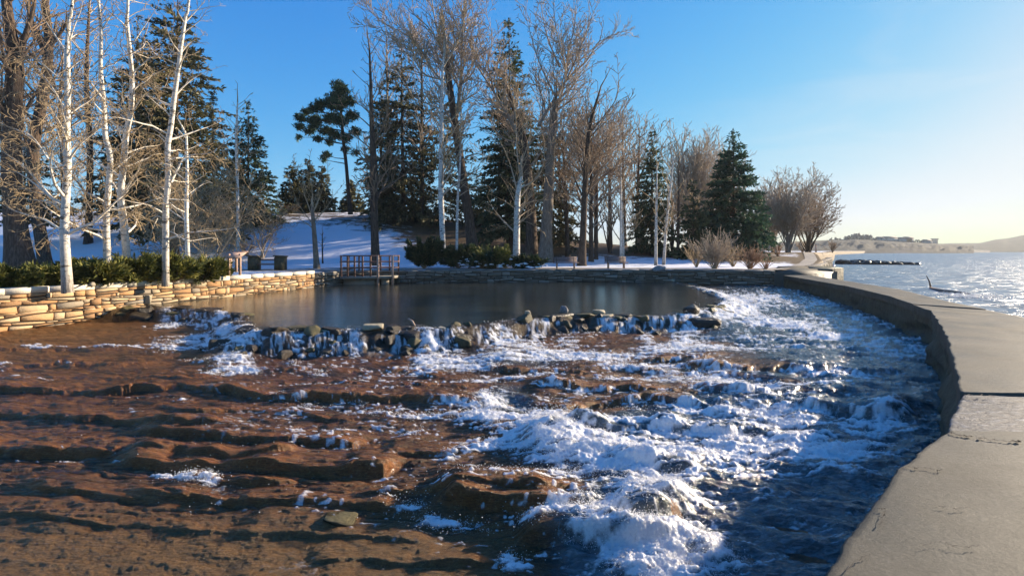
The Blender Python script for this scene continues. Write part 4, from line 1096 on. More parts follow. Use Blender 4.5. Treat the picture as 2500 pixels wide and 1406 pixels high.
def many_stem(name, label, px, base_py, top_py, half_w, Y, twig, seed, stems=6, group=None, cat='tree', P=None, r0=.10, lean=0.0, base_z=None, kidsc=1.0):
    """a tree or shrub of several stems fanning out of the ground; half_w in pixels"""
    R = random.Random(seed); PP = dict(DEF); PP.update(P or {})
    x0 = (px - CX) / F * Y
    bz = float(terrain_z(x0, Y)) if base_z is None else base_z
    H = (base_py - top_py) / F * Y; W = half_w / F * Y
    loc = (x0, Y, bz - .05)
    root = tag(empty(name, loc), label, cat, group)
    segs = []; big = []
    for k in range(stems):
        a = R.uniform(0, 2 * math.pi); sp = R.uniform(.15, 1.0) * W / H * 1.15
        d = vnorm((math.cos(a) * sp + lean, math.sin(a) * sp * .8, 1))
        L = H / max(.35, d[2]) * R.uniform(.6, .86)
        p = (R.uniform(-.12, .12) * W * .5, R.uniform(-.12, .12) * W * .5, 0)
        branch(segs, p, d, L, r0 * R.uniform(.6, 1.1), 0, R, PP)
    thick = [s for s in segs if s[2] > r0 * .45]; thin = [s for s in segs if s[2] <= r0 * .45]
    for nm, ss in (('trunk' if cat == 'tree' else 'stems', thick), ('crown' if cat == 'tree' else 'twigs', thin)):
        if ss:
            v, f, rad = prisms(ss); mesh_obj(nm, v, f, twig, root, False, {'rad': rad})
    return root

BT = lambda zx, zy: (zx / 1.952, zy / 1.952)
GB = 'white barked birches on the left bank'
# four tall birches over the left wall
TWB = dict(step=[.32, .22, .15, .11], lv=3, kids=[3.8, 6.0, 6.6, 0], ang=.95, ratio=.62, wob=.16, up=.015, lift=.1, rmin=.0085)
z1 = lambda L: [BT(*p) for p in L]
def tr(L): return [(p[0] / 1.952, p[1] / 1.952, p[2] / 1.952 * .80) for p in L]
bare_tree('birch_tree', 'thick white birch nearest the left edge with long low limbs reaching left', tr([(322, 1300, 56), (308, 1150, 48), (310, 1000, 42), (322, 800, 38), (318, 620, 33), (322, 450, 30), (320, 250, 26), (330, 100, 20), (345, 0, 15)]), 17.6, M['birch'], M['birch_twig'], 11,
          [(z1([(292, 1098), (220, 1050), (150, 1030), (60, 1000), (0, 965)]), .045, .8), (z1([(285, 1000), (240, 965), (140, 950), (20, 935)]), .04, -.7), (z1([(275, 975), (200, 890), (120, 800), (0, 715)]), .05, 1.0),
           (z1([(310, 760), (285, 660), (265, 600), (240, 520)]), .035, -.5), (z1([(230, 760), (150, 650), (30, 600), (-40, 560)]), .035, .8), (z1([(330, 760), (380, 690), (440, 640), (500, 590)]), .04, -.6), (z1([(325, 550), (380, 510), (430, 480), (480, 430)]), .035, .6), (z1([(312, 520), (250, 420), (170, 320), (100, 290)]), .035, 1.0),
           (z1([(318, 250), (270, 180), (210, 90), (170, 20)]), .035, .6), (z1([(330, 330), (380, 290), (450, 262)]), .03, -.6), (z1([(325, 230), (350, 140), (385, 50), (400, -40)]), .035, .2)],
          20, 2.7, .12, 1.1, GB, P=TWB, extra_top=4.5, base_z=EYE - 1.33)
bare_tree('birch_tree', 'slim white birch with a wavy stem second from the left', tr([(515, 1275, 42), (507, 1060, 34), (517, 900, 31), (525, 750, 29), (502, 650, 28), (495, 500, 25), (480, 330, 22), (482, 150, 18), (470, 0, 14)]), 19.6, M['birch'], M['birch_twig'], 12,
          [(z1([(482, 150), (520, 90), (560, 20)]), .03, .4), (z1([(525, 740), (570, 690), (620, 640)]), .03, -.8), (z1([(500, 600), (450, 540), (400, 520)]), .03, .9)],
          26, 2.6, .10, 1.1, GB, P=TWB, extra_top=4.5, base_z=EYE - 1.33)
bare_tree('birch_tree', 'tall white birch curving right then left, third from the left', tr([(618, 1245, 42), (592, 1080, 40), (576, 940, 36), (590, 780, 33), (602, 640, 31), (624, 530, 28), (630, 400, 25), (620, 250, 21), (606, 100, 18), (610, 0, 14)]), 20.3, M['birch'], M['birch_twig'], 13,
          [(z1([(622, 260), (680, 225), (700, 200), (740, 260), (800, 270)]), .03, .8), (z1([(590, 690), (570, 640), (560, 560)]), .03, .4), (z1([(632, 540), (680, 460), (720, 430)]), .03, -.6), (z1([(640, 200), (700, 110), (745, 40)]), .03, .3)],
          27, 2.7, .12, 1.1, GB, P=TWB, extra_top=4.5, base_z=EYE - 1.33)
bare_tree('birch_tree', 'leaning white birch with one long low limb reaching right toward the sign', tr([(790, 1228, 38), (790, 1050, 34), (795, 950, 32), (802, 850, 31), (800, 700, 31), (815, 600, 29), (830, 470, 27), (850, 330, 24), (866, 200, 21), (885, 80, 17), (900, 0, 14)]), 20.8, M['birch'], M['birch_twig'], 14,
          [(z1([(800, 1140), (850, 1125), (905, 1110), (1020, 1100), (1120, 1085), (1200, 1045)]), .05, .5), (z1([(785, 1045), (745, 1032), (700, 1070), (630, 1105)]), .035, -.5), (z1([(750, 1040), (728, 1090), (715, 1140), (680, 1195)]), .025, -.3), (z1([(815, 870), (850, 800), (890, 745), (1000, 730), (1060, 690)]), .045, .8),
           (z1([(810, 860), (870, 800), (905, 840), (900, 900)]), .025, .3), (z1([(795, 665), (740, 620), (690, 610)]), .035, -.5), (z1([(800, 690), (740, 640), (640, 632)]), .03, .6), (z1([(835, 455), (880, 410), (930, 370), (1000, 335)]), .04, .5), (z1([(855, 260), (805, 230), (820, 160), (830, 90)]), .03, -.3),
           (z1([(860, 260), (900, 210), (950, 180)]), .03, .4), (z1([(880, 110), (930, 60), (980, 0)]), .03, .4), (z1([(800, 440), (740, 425), (700, 440)]), .025, -.4), (z1([(808, 950), (900, 960), (960, 1000)]), .03, .6)],
          26, 2.7, .15, 1.1, GB, P=TWB, extra_top=4.5, base_z=EYE - 1.33)
T2 = dict(step=[.5, .34, .24, .16], lv=3, kids=[2.3, 2.9, 3.4, 0], ang=.85, ratio=.60, wob=.13, up=.03, lift=.3, rmin=.016)
bare_tree('birch_tree', 'small thin white birch standing just right of the leaning birch', [(460, 617, 11), (455, 520, 9), (457, 430, 7), (455, 330, 5)], 26, M['birch'], M['birch_twig'], 15, [], 16, 2.0, .15, .9, GB, P=T2, base_z=.42)
bare_tree('birch_tree', 'slender pale tree rising behind the small slanted sign table', [(582, 612, 8), (580, 470, 7), (577, 340, 6), (580, 250, 3)], 38, M['birch'], M['tan_twig'], 16, [], 20, 3.2, .2, .95, 'bare trees along the bank', P=T2)
T3 = dict(step=[.7, .5, .34, .24], lv=3, kids=[2.0, 2.7, 3.2, 0], ang=.7, ratio=.60, wob=.11, up=.05, lift=.45, rmin=.021)
T4 = dict(step=[.8, .6, .42, .3], lv=3, kids=[1.35, 1.8, 2.2, 0], ang=.65, ratio=.60, wob=.10, up=.05, lift=.45, rmin=.027)
bare_tree('cottonwood_tree', 'massive dark cottonwood trunk at the far left edge of the lawn', [(54, 650, 54), (40, 560, 44), (28, 400, 38), (34, 250, 34), (40, 150, 28), (20, 40, 22)], 30, M['bark'], M['brown_twig'], 21,
          [([(36, 200), (55, 110), (80, 30), (90, -40)], .22, 0), ([(28, 330), (-20, 200), (-60, 100)], .2, 1), ([(34, 200), (10, 150), (0, 60)], .16, -1), ([(40, 170), (70, 120), (115, 60)], .13, 2)], 16, 6.0, .3, .8, 'cottonwoods on the left lawn', P=T3, extra_top=6)
bare_tree('cottonwood_tree', 'big cottonwood trunk behind and right of the massive one at the left edge', [(112, 640, 26), (80, 400, 24), (112, 200, 22), (118, 90, 18), (110, 0, 14)], 38, M['bark'], M['brown_twig'], 22,
          [([(118, 160), (90, 80), (60, 0)], .2, 0), ([(118, 120), (160, 60), (190, -20)], .16, 0)], 20, 6.5, .25, .85, 'cottonwoods on the left lawn', P=T3, extra_top=6)
for k, (px, base, top, w, Y, lab) in enumerate([(-60, 640, -60, 22, 40, 'bare cottonwood partly cut off at the left frame edge'), (215, 560, 20, 16, 52, 'bare grey tree seen between the first and second white birch'), (345, 560, 120, 12, 56, 'bare tree seen between the third and fourth white birch'),
                                             (20, 560, 60, 14, 58, 'grey tree far behind the massive left cottonwood'), (150, 560, 150, 12, 60, 'grey tree behind the thick white birch')]):
    bare_tree('cottonwood_tree', lab, [(px, base, w), (px + 5, (base * 2 + top) / 3, w * .8), (px - 4, (base + top * 2) / 3, w * .6), (px + 3, top, w * .3)], Y, M['bark'], M['tan_twig'] if k % 2 else M['grey_twig'], 30 + k, [], 26, 6.5, .18, .85, 'cottonwoods on the left lawn', P=T4)
# brushy small trees filling in behind the birches
for k, (px, base, top, hw, Y, lab) in enumerate([(505, 610, 330, 75, 33, 'tan twiggy young tree right of the small birch'), (560, 600, 400, 60, 42, 'low tan twiggy tree left of the sign table'), (640, 600, 440, 60, 46, 'low bushy bare tree in front of the dark spruce'),
                                                 (420, 600, 250, 60, 36, 'tan twiggy tree behind the leaning birch')]):
    many_stem('young_tree', lab, px, base, top, hw, Y, M['tan_twig'], 50 + k, 5, 'twiggy young trees behind the birches', 'tree', T2, .06)
# small tree and sapling on the lawn near the platform
bare_tree('young_tree', 'small bare vase shaped tree on the snow left of the platform', [(774, 656, 14), (768, 580, 11), (764, 530, 9), (762, 500, 6)], 37.2, M['grey_bark'], M['tan_twig'], 61,
          [([(766, 560), (740, 540), (690, 525)], .05, .3), ([(766, 540), (745, 480), (722, 420)], .05, .2), ([(764, 520), (762, 460), (756, 410)], .05, -.3), ([(766, 540), (795, 510), (820, 470)], .05, .3), ([(764, 520), (785, 470), (800, 420)], .045, -.2), ([(766, 550), (730, 500), (712, 455)], .04, .5)], 5, 1.6, .55, .7, 'bare trees along the bank', P=T2)
bare_tree('sapling', 'tiny dark sapling just right of the vase shaped tree', [(788, 638, 4), (787, 600, 3), (787, 570, 2)], 43, M['bark'], M['brown_twig'], 62, [], 7, .9, .3, .7, 'bare trees along the bank', P=T2)
bare_tree('bare_tree', 'narrow dark brown bare tree directly behind the platform', [(918, 628, 21), (914, 540, 18), (912, 400, 16), (908, 300, 12), (905, 200, 7), (902, 120, 4)], 41, M['bark'], M['brown_twig'], 63,
          [([(912, 420), (880, 380), (850, 350)], .07), ([(912, 350), (940, 300), (950, 240)], .07), ([(910, 540), (880, 540), (860, 545)], .04)], 34, 3.8, .22, .85, 'bare trees along the bank', P=T3)
z2 = lambda L: [(700 + a / 1.952, b / 1.952) for a, b in L]
bare_tree('birch_tree', 'tall straight white birch above the dark junipers', [(1084, 592, 14), (1077, 480, 13), (1078, 400, 12), (1078, 300, 10), (1080, 200, 7), (1084, 120, 4)], 43, M['birch'], M['tan_twig'], 64,
          [(z2([(738, 520), (680, 500), (600, 460), (560, 440)]), .07), (z2([(740, 380), (650, 350), (600, 250), (520, 180), (440, 140)]), .08, 1.5), (z2([(745, 300), (760, 200), (740, 100), (700, -20)]), .09), (z2([(740, 250), (690, 150), (620, 80), (560, 20)]), .07),
           (z2([(745, 590), (800, 560), (840, 480), (890, 330)]), .06), (z2([(740, 330), (800, 230), (840, 120), (850, 0)]), .08)], 24, 4.6, .25, .8, 'bare trees along the bank', P=T3, extra_top=2)
bare_tree('birch_tree', 'very thin white birch between the tall birch and the leaning cottonwood', [(1115, 600, 7), (1117, 500, 6), (1124, 380, 5), (1126, 260, 3)], 44, M['birch'], M['tan_twig'], 65, [], 14, 2.4, .3, .8, 'bare trees along the bank', P=T3)
bare_tree('cottonwood_tree', 'dark cottonwood leaning left with limbs reaching the top of the picture', [(1158, 606, 30), (1146, 540, 24), (1135, 470, 22), (1125, 400, 20), (1112, 310, 18), (1098, 210, 15), (1092, 150, 9)], 46, M['bark'], M['grey_twig'], 66,
          [(z2([(810, 560), (830, 380), (835, 200), (850, 0), (855, -60)]), .17, 0), (z2([(770, 400), (740, 250), (700, 60), (690, -40)]), .13, 1), (z2([(850, 750), (900, 735), (950, 740)]), .09, 0), (z2([(800, 640), (860, 560), (900, 520)]), .07), (z2([(770, 420), (700, 340), (600, 190), (460, 110), (380, 40)]), .10, 2),
           (z2([(780, 300), (800, 180), (760, 80), (720, 0)]), .08), (z2([(840, 400), (900, 320), (880, 200), (900, 80)]), .07)], 14, 5.0, .45, .7, 'cottonwoods behind the wall', P=T3, extra_top=3)
bare_tree('birch_tree', 'white birch with a dense tan crown forking above the junipers', [(1260, 630, 18), (1262, 540, 15), (1264, 480, 13), (1272, 430, 10)], 40, M['birch'], M['tan_twig'], 67,
          [(z2([(1100, 920), (1070, 800), (1040, 720), (1000, 640)]), .07), (z2([(1105, 880), (1120, 780), (1150, 680), (1170, 560)]), .07), (z2([(1110, 820), (1095, 700), (1090, 540), (1070, 440)]), .07), (z2([(1100, 960), (1160, 880), (1230, 800), (1290, 740)]), .06), (z2([(1100, 1000), (1170, 960), (1260, 950), (1320, 900)]), .05),
           (z2([(1090, 1050), (1150, 1060), (1200, 1090)]), .04), (z2([(1095, 1000), (1040, 960), (1000, 940)]), .04), (z2([(1090, 1060), (1050, 1080), (980, 1100)]), .03), (z2([(1110, 900), (1200, 840), (1230, 720), (1210, 600)]), .06)], 16, 3.4, .3, .8, 'bare trees along the bank', P=dict(T2, rmin=.014, kids=[1.6, 2.1, 2.6, 0]))
bare_tree('cottonwood_tree', 'thick cottonwood trunk just right of the tan crowned birch', [(1296, 626, 30), (1297, 560, 26), (1292, 460, 22), (1280, 360, 18), (1262, 290, 14), (1240, 220, 9)], 47, M['bark'], M['grey_twig'], 68,
          [(z2([(1160, 760), (1060, 570), (1000, 460), (900, 300), (870, 190)]), .15, 0), (z2([(1140, 700), (1060, 560), (1040, 500)]), .12), (z2([(1000, 460), (930, 500), (870, 440)]), .08), (z2([(990, 440), (960, 300), (980, 180), (950, 60)]), .08, 0)], 10, 4.5, .5, .7, 'cottonwoods behind the wall', P=T3)
bare_tree('cottonwood_tree', 'largest cottonwood with fanning upper limbs behind the left bench', [(1331, 628, 34), (1334, 560, 27), (1340, 460, 24), (1344, 380, 22), (1352, 290, 18)], 46, M['grey_bark'], M['grey_twig'], 69,
          [(z2([(1200, 600), (1260, 500), (1310, 420), (1345, 370), (1430, 290), (1480, 210), (1510, 190)]), .17, 1), (z2([(1270, 560), (1310, 450), (1330, 330), (1290, 180), (1270, 30)]), .14, -1), (z2([(1330, 380), (1340, 260), (1370, 130), (1380, 0)]), .11, 0), (z2([(1280, 540), (1350, 480), (1430, 460)]), .08),
           (z2([(1340, 370), (1400, 230), (1440, 120), (1470, 40)]), .10, 1), (z2([(1300, 500), (1240, 380), (1190, 260), (1140, 80)]), .10, -1), (z2([(1260, 640), (1330, 640), (1390, 620), (1440, 590)]), .07, 0), (z2([(1300, 320), (1240, 170), (1210, 20)]), .09, 1)], 12, 5.0, .6, .6, 'cottonwoods behind the wall', P=T3, extra_top=2)
EG = lambda t: .55 + .9 * math.sin(math.pi * min(1, t * .9 + .12))
bare_tree('bare_tree', 'oval crowned brown tree standing between the two benches', [(1420, 632, 20), (1424, 560, 16), (1428, 460, 14), (1434, 370, 12), (1442, 300, 9), (1462, 230, 5)], 42, M['bark'], M['brown_twig'], 70,
          [([(1430, 440), (1405, 340), (1410, 280)], .07), ([(1432, 420), (1480, 340), (1520, 280)], .08), ([(1430, 460), (1490, 420), (1560, 390)], .06), ([(1436, 330), (1500, 250), (1510, 200)], .07), ([(1438, 320), (1430, 240), (1440, 200)], .06)], 34, 4.4, .28, .75, 'bare trees along the bank', P=T3)
for k, (px, base, top, w, Y, bk, tw, lab) in enumerate([
    (1386, 616, 330, 12, 50, 'bark', 'brown_twig', 'dark slanting trunk behind the left bench'), (1443, 622, 340, 12, 47, 'bark', 'grey_twig', 'grey trunk just right of the oval crowned tree'), (1455, 620, 300, 9, 49, 'bark', 'brown_twig', 'slim dark twin trunk beside the grey one'),
    (1516, 620, 395, 7, 45, 'birch', 'tan_twig', 'thin white birch behind the right bench'), (1522, 616, 460, 6, 47, 'birch', 'tan_twig', 'second thin birch leaning off the one behind the right bench'), (1601, 626, 400, 8, 43, 'birch', 'tan_twig', 'upright thin white birch in front of the narrow spruce'),
    (1620, 627, 380, 8, 43.5, 'birch', 'tan_twig', 'thin white birch leaning right beside the upright one'), (1555, 600, 330, 9, 60, 'bark', 'brown_twig', 'bare brown tree left of the narrow spruce'), (1490, 600, 300, 11, 58, 'bark', 'tan_twig', 'bare tree in the thicket behind the right bench'),
    (1370, 590, 330, 10, 62, 'bark', 'tan_twig', 'bare tree on the rise behind the left bench'), (1215, 560, 350, 9, 64, 'bark', 'tan_twig', 'bare tree on the ridge left of the great spruce'), (1655, 610, 380, 8, 52, 'bark', 'tan_twig', 'bare tree right of the leaning thin birch'),
    (1030, 560, 120, 12, 60, 'bark', 'grey_twig', 'tall bare tree rising behind the dark middle spruce'), (950, 540, 90, 10, 62, 'bark', 'tan_twig', 'tall bare tree left behind the dark middle spruce'), (1525, 600, 300, 10, 66, 'bark', 'grey_twig', 'grey tree in the thicket left of the thin birches'),
    (1455, 590, 330, 10, 66, 'bark', 'grey_twig', 'far grey tree behind the oval crowned tree')]):
    lean = (w % 5 - 2) * 3 + (22 if 'leaning right' in lab else 0) - (12 if 'slanting' in lab else 0)
    bare_tree('bare_tree' if bk == 'bark' else 'birch_tree', lab, [(px, base, w), (px + lean * .3, base + (top - base) * .35, w * .8), (px + lean * .7, base + (top - base) * .7, w * .55), (px + lean, top, w * .25)], Y, M[bk], M[tw], 80 + k, [], 24 if w > 8 else 16, 4.2 if w > 8 else 2.4, .18, .75,
              'bare trees along the bank', P=T4 if Y > 50 else T3, env=(lambda t: .6 + .7 * math.sin(math.pi * min(1, t + .1))) if w > 8 else None)
T5 = dict(step=[1.0, .7, .5, .35], lv=3, kids=[1.5, 1.9, 2.0, 0], ang=.55, ratio=.58, wob=.08, up=.05, lift=.5, rmin=.030)
T6 = dict(T5, up=.012, ang=.6, lift=.3, kids=[2.6, 2.8, 2.8, 0], wob=.07, rmin=.024, ratio=.5)
for k, (px, base, top, hw, Y, st, lab) in enumerate([(1690, 600, 296, 42, 78, 9, 'tall pale fan shaped tree between the two pointed spruces'), (1765, 600, 315, 22, 84, 4, 'thin pale tree touching the left side of the clean spruce top'),
        (1885, 608, 405, 50, 72, 10, 'grey bare tree just right of the clean spruce'), (1925, 612, 405, 75, 66, 17, 'broad willow thicket left of the river bend'), (1972, 616, 445, 85, 70, 18, 'spreading willow nearest the river at the bend'), (1850, 610, 470, 40, 64, 7, 'brown bare tree half hidden by the clean spruce'),
        (1640, 600, 420, 40, 60, 7, 'brown thicket tree behind the thin birches'), (1560, 605, 440, 50, 56, 7, 'brown thicket tree behind the right bench'), (1490, 605, 460, 45, 54, 6, 'low brown thicket tree right of the left bench'), (1700, 612, 440, 45, 56, 7, 'brown bare tree left of the clean spruce')]):
    many_stem('bare_tree', lab, px, base, top, hw, Y, M['grey_twig'] if top < 430 and px > 1650 else (M['tan_twig'] if k % 2 else M['brown_twig']), 120 + k, st, 'bare trees toward the river bend', 'tree', T6 if px > 1840 else T5, .11, lean=.05 if px > 1900 else 0)
# dormant shrubs
SH = dict(step=[.3, .22, .16, .12], lv=2, kids=[2.6, 3.4, 0, 0], ang=.55, ratio=.5, wob=.12, up=.03, lift=.4, rmin=.011)
for k, (px, base, top, hw, Y, mat, lab) in enumerate([(1745, 655, 560, 74, 37.2, 'grey_twig', 'large dormant tan shrub spreading over the end of the back wall'), (1830, 658, 600, 50, 37.0, 'red_twig', 'reddish brown shrub beside the walkway ramp'), (1868, 662, 628, 30, 36.2, 'red_twig', 'low dark reddish shrub closest to the ramp'),
        (1700, 640, 580, 34, 40, 'tan_twig', 'tan shrub behind the left side of the large dormant shrub'), (1790, 640, 580, 40, 41, 'tan_twig', 'tan shrub behind the right side of the large dormant shrub'), (2032, 650, 618, 16, 84, 'brown_twig', 'dark brush at the tip of the stone embankment'), (1900, 640, 600, 34, 56, 'red_twig', 'reddish brush along the path beyond the ramp'),
        (1960, 634, 604, 34, 74, 'brown_twig', 'brown brush under the willows'), (600, 606, 560, 45, 48, 'brown_twig', 'brown brush behind the stone seat'), (700, 540, 515, 50, 64, 'brown_twig', 'brush on the ridge under the small spruces')]):
    many_stem('shrub', lab, px, base, top, hw, Y, M[mat], 150 + k, 70 if k in (0, 1) else 34, 'leafless shrubs', 'shrub', SH if Y < 50 else dict(SH, rmin=.02, kids=[1.6, 1.6, 0, 0]), .022)

# ------------------------------------------------------------------ conifers
def fans(centres, outs, size, seed, k=7, droop=.15, spread=.9, wid=.11):
    """needle sprays: k narrow blades from each centre, fanned round the outward direction"""
    R = np.random.default_rng(seed); n = len(centres)
    o = outs / np.linalg.norm(outs, axis=1)[:, None]
    dirs = o[:, None] + R.normal(0, spread * .5, (n, k, 3)); dirs[..., 2] -= droop
    dirs /= np.linalg.norm(dirs, axis=2)[..., None]
    ln = size[:, None] * R.uniform(.6, 1.25, (n, k))
    side = np.cross(dirs, R.normal(0, 1, (n, k, 3))); side /= np.linalg.norm(side, axis=2)[..., None] + 1e-9
    c = centres[:, None] + R.normal(0, .10, (n, k, 3)) * size[:, None, None]
    w = (ln * wid)[..., None]
    a = c - side * w; b = c + dirs * (ln * .5)[..., None] + side * w * 1.3; d = c + dirs * ln[..., None]; e = c + dirs * (ln * .45)[..., None] - side * w * 1.2
    V = np.stack([a, e, d, b], 2).reshape(-1, 3)
    Fq = np.arange(n * k * 4).reshape(-1, 4)
    sh = np.repeat(R.random(n), k * 4)
    return V, Fq, sh

def conifer(name, label, px, base_py, top_py, half_w, Y, mat, seed, dens=1.0, ragged=.25, start=.06, droop=.25, power=.9, lean_px=0, group='spruces in the park', narrow_top=1.0, blade=.42, trunk_w=None, base_z=None):
    R = np.random.default_rng(seed)
    x0 = (px - CX) / F * Y
    bz = float(terrain_z(x0, Y)) if base_z is None else base_z
    ztop = EYE - (top_py - HY) / F * Y; H = ztop - bz; W = half_w / F * Y
    lean = lean_px / F * Y
    root = tag(empty(name, (x0, Y, bz)), label, 'spruce' if 'pine' not in name else 'pine', group)
    r = (trunk_w / F * Y / 2) if trunk_w else max(.12, H * .013)
    rings = [(lean * t, 0, H * t - (.15 if t == 0 else 0), r * (1 - t) + .015) for t in np.linspace(0, .97, 12)]
    tv, tf, low = trunk_mesh(rings, 9, 1.4, seed % 5)
    cen = []; out = []; sz = []; segs = []
    nb = int(H * 20 * dens)
    for i in range(nb):
        t = 1 - (1 - start) * math.sqrt(R.random()) if R.random() < .65 else start + (1 - start) * R.random()
        prof = ((1 - t) ** power) * (1 if t < .75 else narrow_top)
        L = W * prof * (1 + R.normal(0, ragged)) + .12
        L = max(.15, L)
        # whole boughs missing here and there
        a = R.uniform(0, 2 * math.pi)
        if vnoise(np.array(a * 1.4), np.array(t * 9.0 + seed), seed) < .22: L *= .55
        z = H * t; up = .35 * t - droop * (1 - t)
        n = max(2, int(L / (blade * .62)))
        base = np.array([lean * t, 0, z]); dr = np.array([math.cos(a), math.sin(a), up])
        u0 = .25 if L > 1 else .0
        us = np.linspace(u0, 1, n)
        for u in us:
            p = base + dr * L * u; p[2] -= droop * L * .35 * u * u - .20 * L * max(0, u - .75) ** 2
            side = np.array([-dr[1], dr[0], 0]) * R.normal(0, .16 * L * (1.05 - u * .8))
            cen.append(p + side); out.append(dr + side * .5 / max(.3, L)); sz.append(blade * (.75 + .5 * R.random()) * (1 if t < .85 else .7))
        segs.append((tuple(base), tuple(base + dr * L * .8 + np.array([0, 0, -droop * L * .2])), max(.012, r * .18 * (1 - t)), .008))
    cen = np.array(cen); out = np.array(out); sz = np.array(sz)
    V, Fq, sh = fans(cen, out, sz, seed + 1, 7, .22, .95, .13)
    mesh_obj('crown', V, Fq, mat, root, False, {'shade': sh})
    v, f, rad = prisms(segs, 9)
    mesh_obj('trunk', np.concatenate([tv, v]), np.concatenate([tf, f + len(tv)]), M['bark'], root, False)
    return root

S, BS, DG = M['spruce'], M['brown_spruce'], M['blue_spruce']
conifer('spruce_tree', 'huge dark spruce filling the gap behind the leaning white birch', 425, 545, -60, 150, 45, BS, 201, .95, .2, .13, .3, .75, 10)
conifer('spruce_tree', 'tall dark spruce behind the second and third white birches', 335, 550, 40, 90, 55, BS, 202, .8, .25, .12, .3, .8)
conifer('spruce_tree', 'smaller ragged spruce on the right shoulder of the huge one', 520, 545, 215, 55, 52, BS, 203, .7, .3, .05, .3, .9)
conifer('spruce_tree', 'pointed dark spruce standing alone right of the birches', 606, 528, 252, 82, 58, S, 204, 1.2, .16, .02, .25, .95)
conifer('spruce_tree', 'bushy spruce behind the far left cottonwoods', 60, 600, 330, 110, 50, BS, 216, .6, .3, .25, .3, .9)
for k, (px, base, top, hw, lab) in enumerate([(716, 512, 398, 36, 'round topped spruce leftmost of the three small ones on the ridge'), (752, 512, 390, 24, 'slim pointed spruce in the middle of the three on the ridge'), (785, 512, 408, 32, 'small spruce right of the three on the ridge'), (860, 517, 440, 26, 'small pointed spruce under the tall pine')]):
    conifer('spruce_tree', lab, px, base, top, hw, 66 + k, BS, 210 + k, 1.6, .2, .03, .2, .9, 0, 'small spruces on the ridge', blade=.5)
conifer('spruce_tree', 'narrow columnar spruce directly behind the dark bare tree', 930, 518, 200, 46, 61, BS, 220, .9, .28, .06, .3, .55)
conifer('spruce_tree', 'tall pointed spruce left of the tall white birch', 985, 525, 96, 82, 60, BS, 221, .8, .28, .05, .35, .75, -6)
conifer('spruce_tree', 'broad ragged spruce behind the tall white birch', 1075, 545, 205, 95, 62, BS, 222, .6, .35, .05, .35, .6)
conifer('spruce_tree', 'small spruce on the ridge right of the leaning cottonwood', 1172, 545, 448, 40, 64, S, 223, 1.3, .22, .03, .25, .85)
conifer('spruce_tree', 'great spruce with the highest pointed top in the middle', 1245, 600, 50, 82, 52, S, 224, 1.1, .24, .08, .35, .62, -2)
conifer('spruce_tree', 'broad brownish spruce to the right of the great spruce', 1345, 600, 262, 70, 55, BS, 225, .7, .35, .08, .35, .65)
conifer('spruce_tree', 'narrow pointed spruce behind the two thin white birches', 1592, 605, 320, 55, 55, S, 226, 1.1, .22, .04, .3, .9)
conifer('spruce_tree', 'dark low spruce between the two pointed spruces', 1692, 612, 440, 42, 52, S, 227, 1.1, .25, .03, .25, .75)
conifer('spruce_tree', 'dense evenly tapered green spruce nearest the river', 1791, 612, 318, 104, 54, DG, 228, 2.4, .12, .03, .22, .92, blade=.36)

def pine():
    Y = 60.0; R = np.random.default_rng(240)
    x0, _, _ = pt(856, 520, Y); bz = float(terrain_z(x0, Y)); loc = np.array([x0, Y, bz])
    root = tag(empty('pine_tree', tuple(loc)), 'lone pine with a long bare trunk and clumped lopsided crown', 'pine')
    tp = [(856, 524, 10), (850, 460, 9), (845, 400, 8), (838, 340, 8), (834, 290, 6), (828, 240, 5), (820, 205, 3)]
    rings = smooth_poly([(*pt(a, b, Y), w / F * Y / 2) for a, b, w in tp], 5)
    tv, tf, low = trunk_mesh(rings, 9, 1.3, 1)
    cl = [(822, 206, 15), (838, 228, 20), (810, 236, 18), (850, 250, 18), (826, 262, 22), (796, 262, 16), (780, 272, 16), (858, 282, 16), (806, 288, 20), (760, 284, 15), (745, 272, 12), (736, 290, 14), (770, 302, 18), (728, 308, 12), (748, 316, 14), (790, 318, 16), (720, 330, 8),
          (838, 300, 20), (862, 318, 14), (818, 330, 16), (850, 340, 14), (800, 345, 11), (778, 342, 10), (790, 376, 12), (780, 386, 8), (866, 372, 9), (838, 362, 10)]
    cen = []; segs = []
    for (a, b, r) in cl:
        c = np.array(pt(a, b, Y)) + np.array([0, R.uniform(-1.6, 1.6), 0]); rr = r / F * Y
        i = np.argmin([abs(q[2] - (c[2] - rr)) for q in rings]); t0 = rings[i][:3]
        mid = (np.array(t0) + c) / 2 + R.normal(0, .15, 3)
        segs += [(tuple(t0 - loc), tuple(mid - loc), .08, .05), (tuple(mid - loc), tuple(c - loc), .05, .02)]
        n = int(90 * (r / 14) ** 2)
        q = R.normal(0, 1, (n, 3)); q /= np.linalg.norm(q, axis=1)[:, None]; q *= (R.random((n, 1)) ** .45)
        cen.append(c + q * np.array([rr * 1.1, rr * 1.1, rr * .7]))
    cen = np.concatenate(cen)
    V, Fq, sh = fans(cen - loc, R.normal(0, 1, cen.shape) + np.array([0, 0, .5]), np.full(len(cen), .40), 3, 7, 0, 1.4, .09)
    mesh_obj('crown', V, Fq, M['pine'], root, False, {'shade': sh})
    v, f, rad = prisms(segs, 9)
    mesh_obj('trunk', np.concatenate([tv - loc, v]), np.concatenate([tf, f + len(tv)]), M['bark'], root, False)
pine()

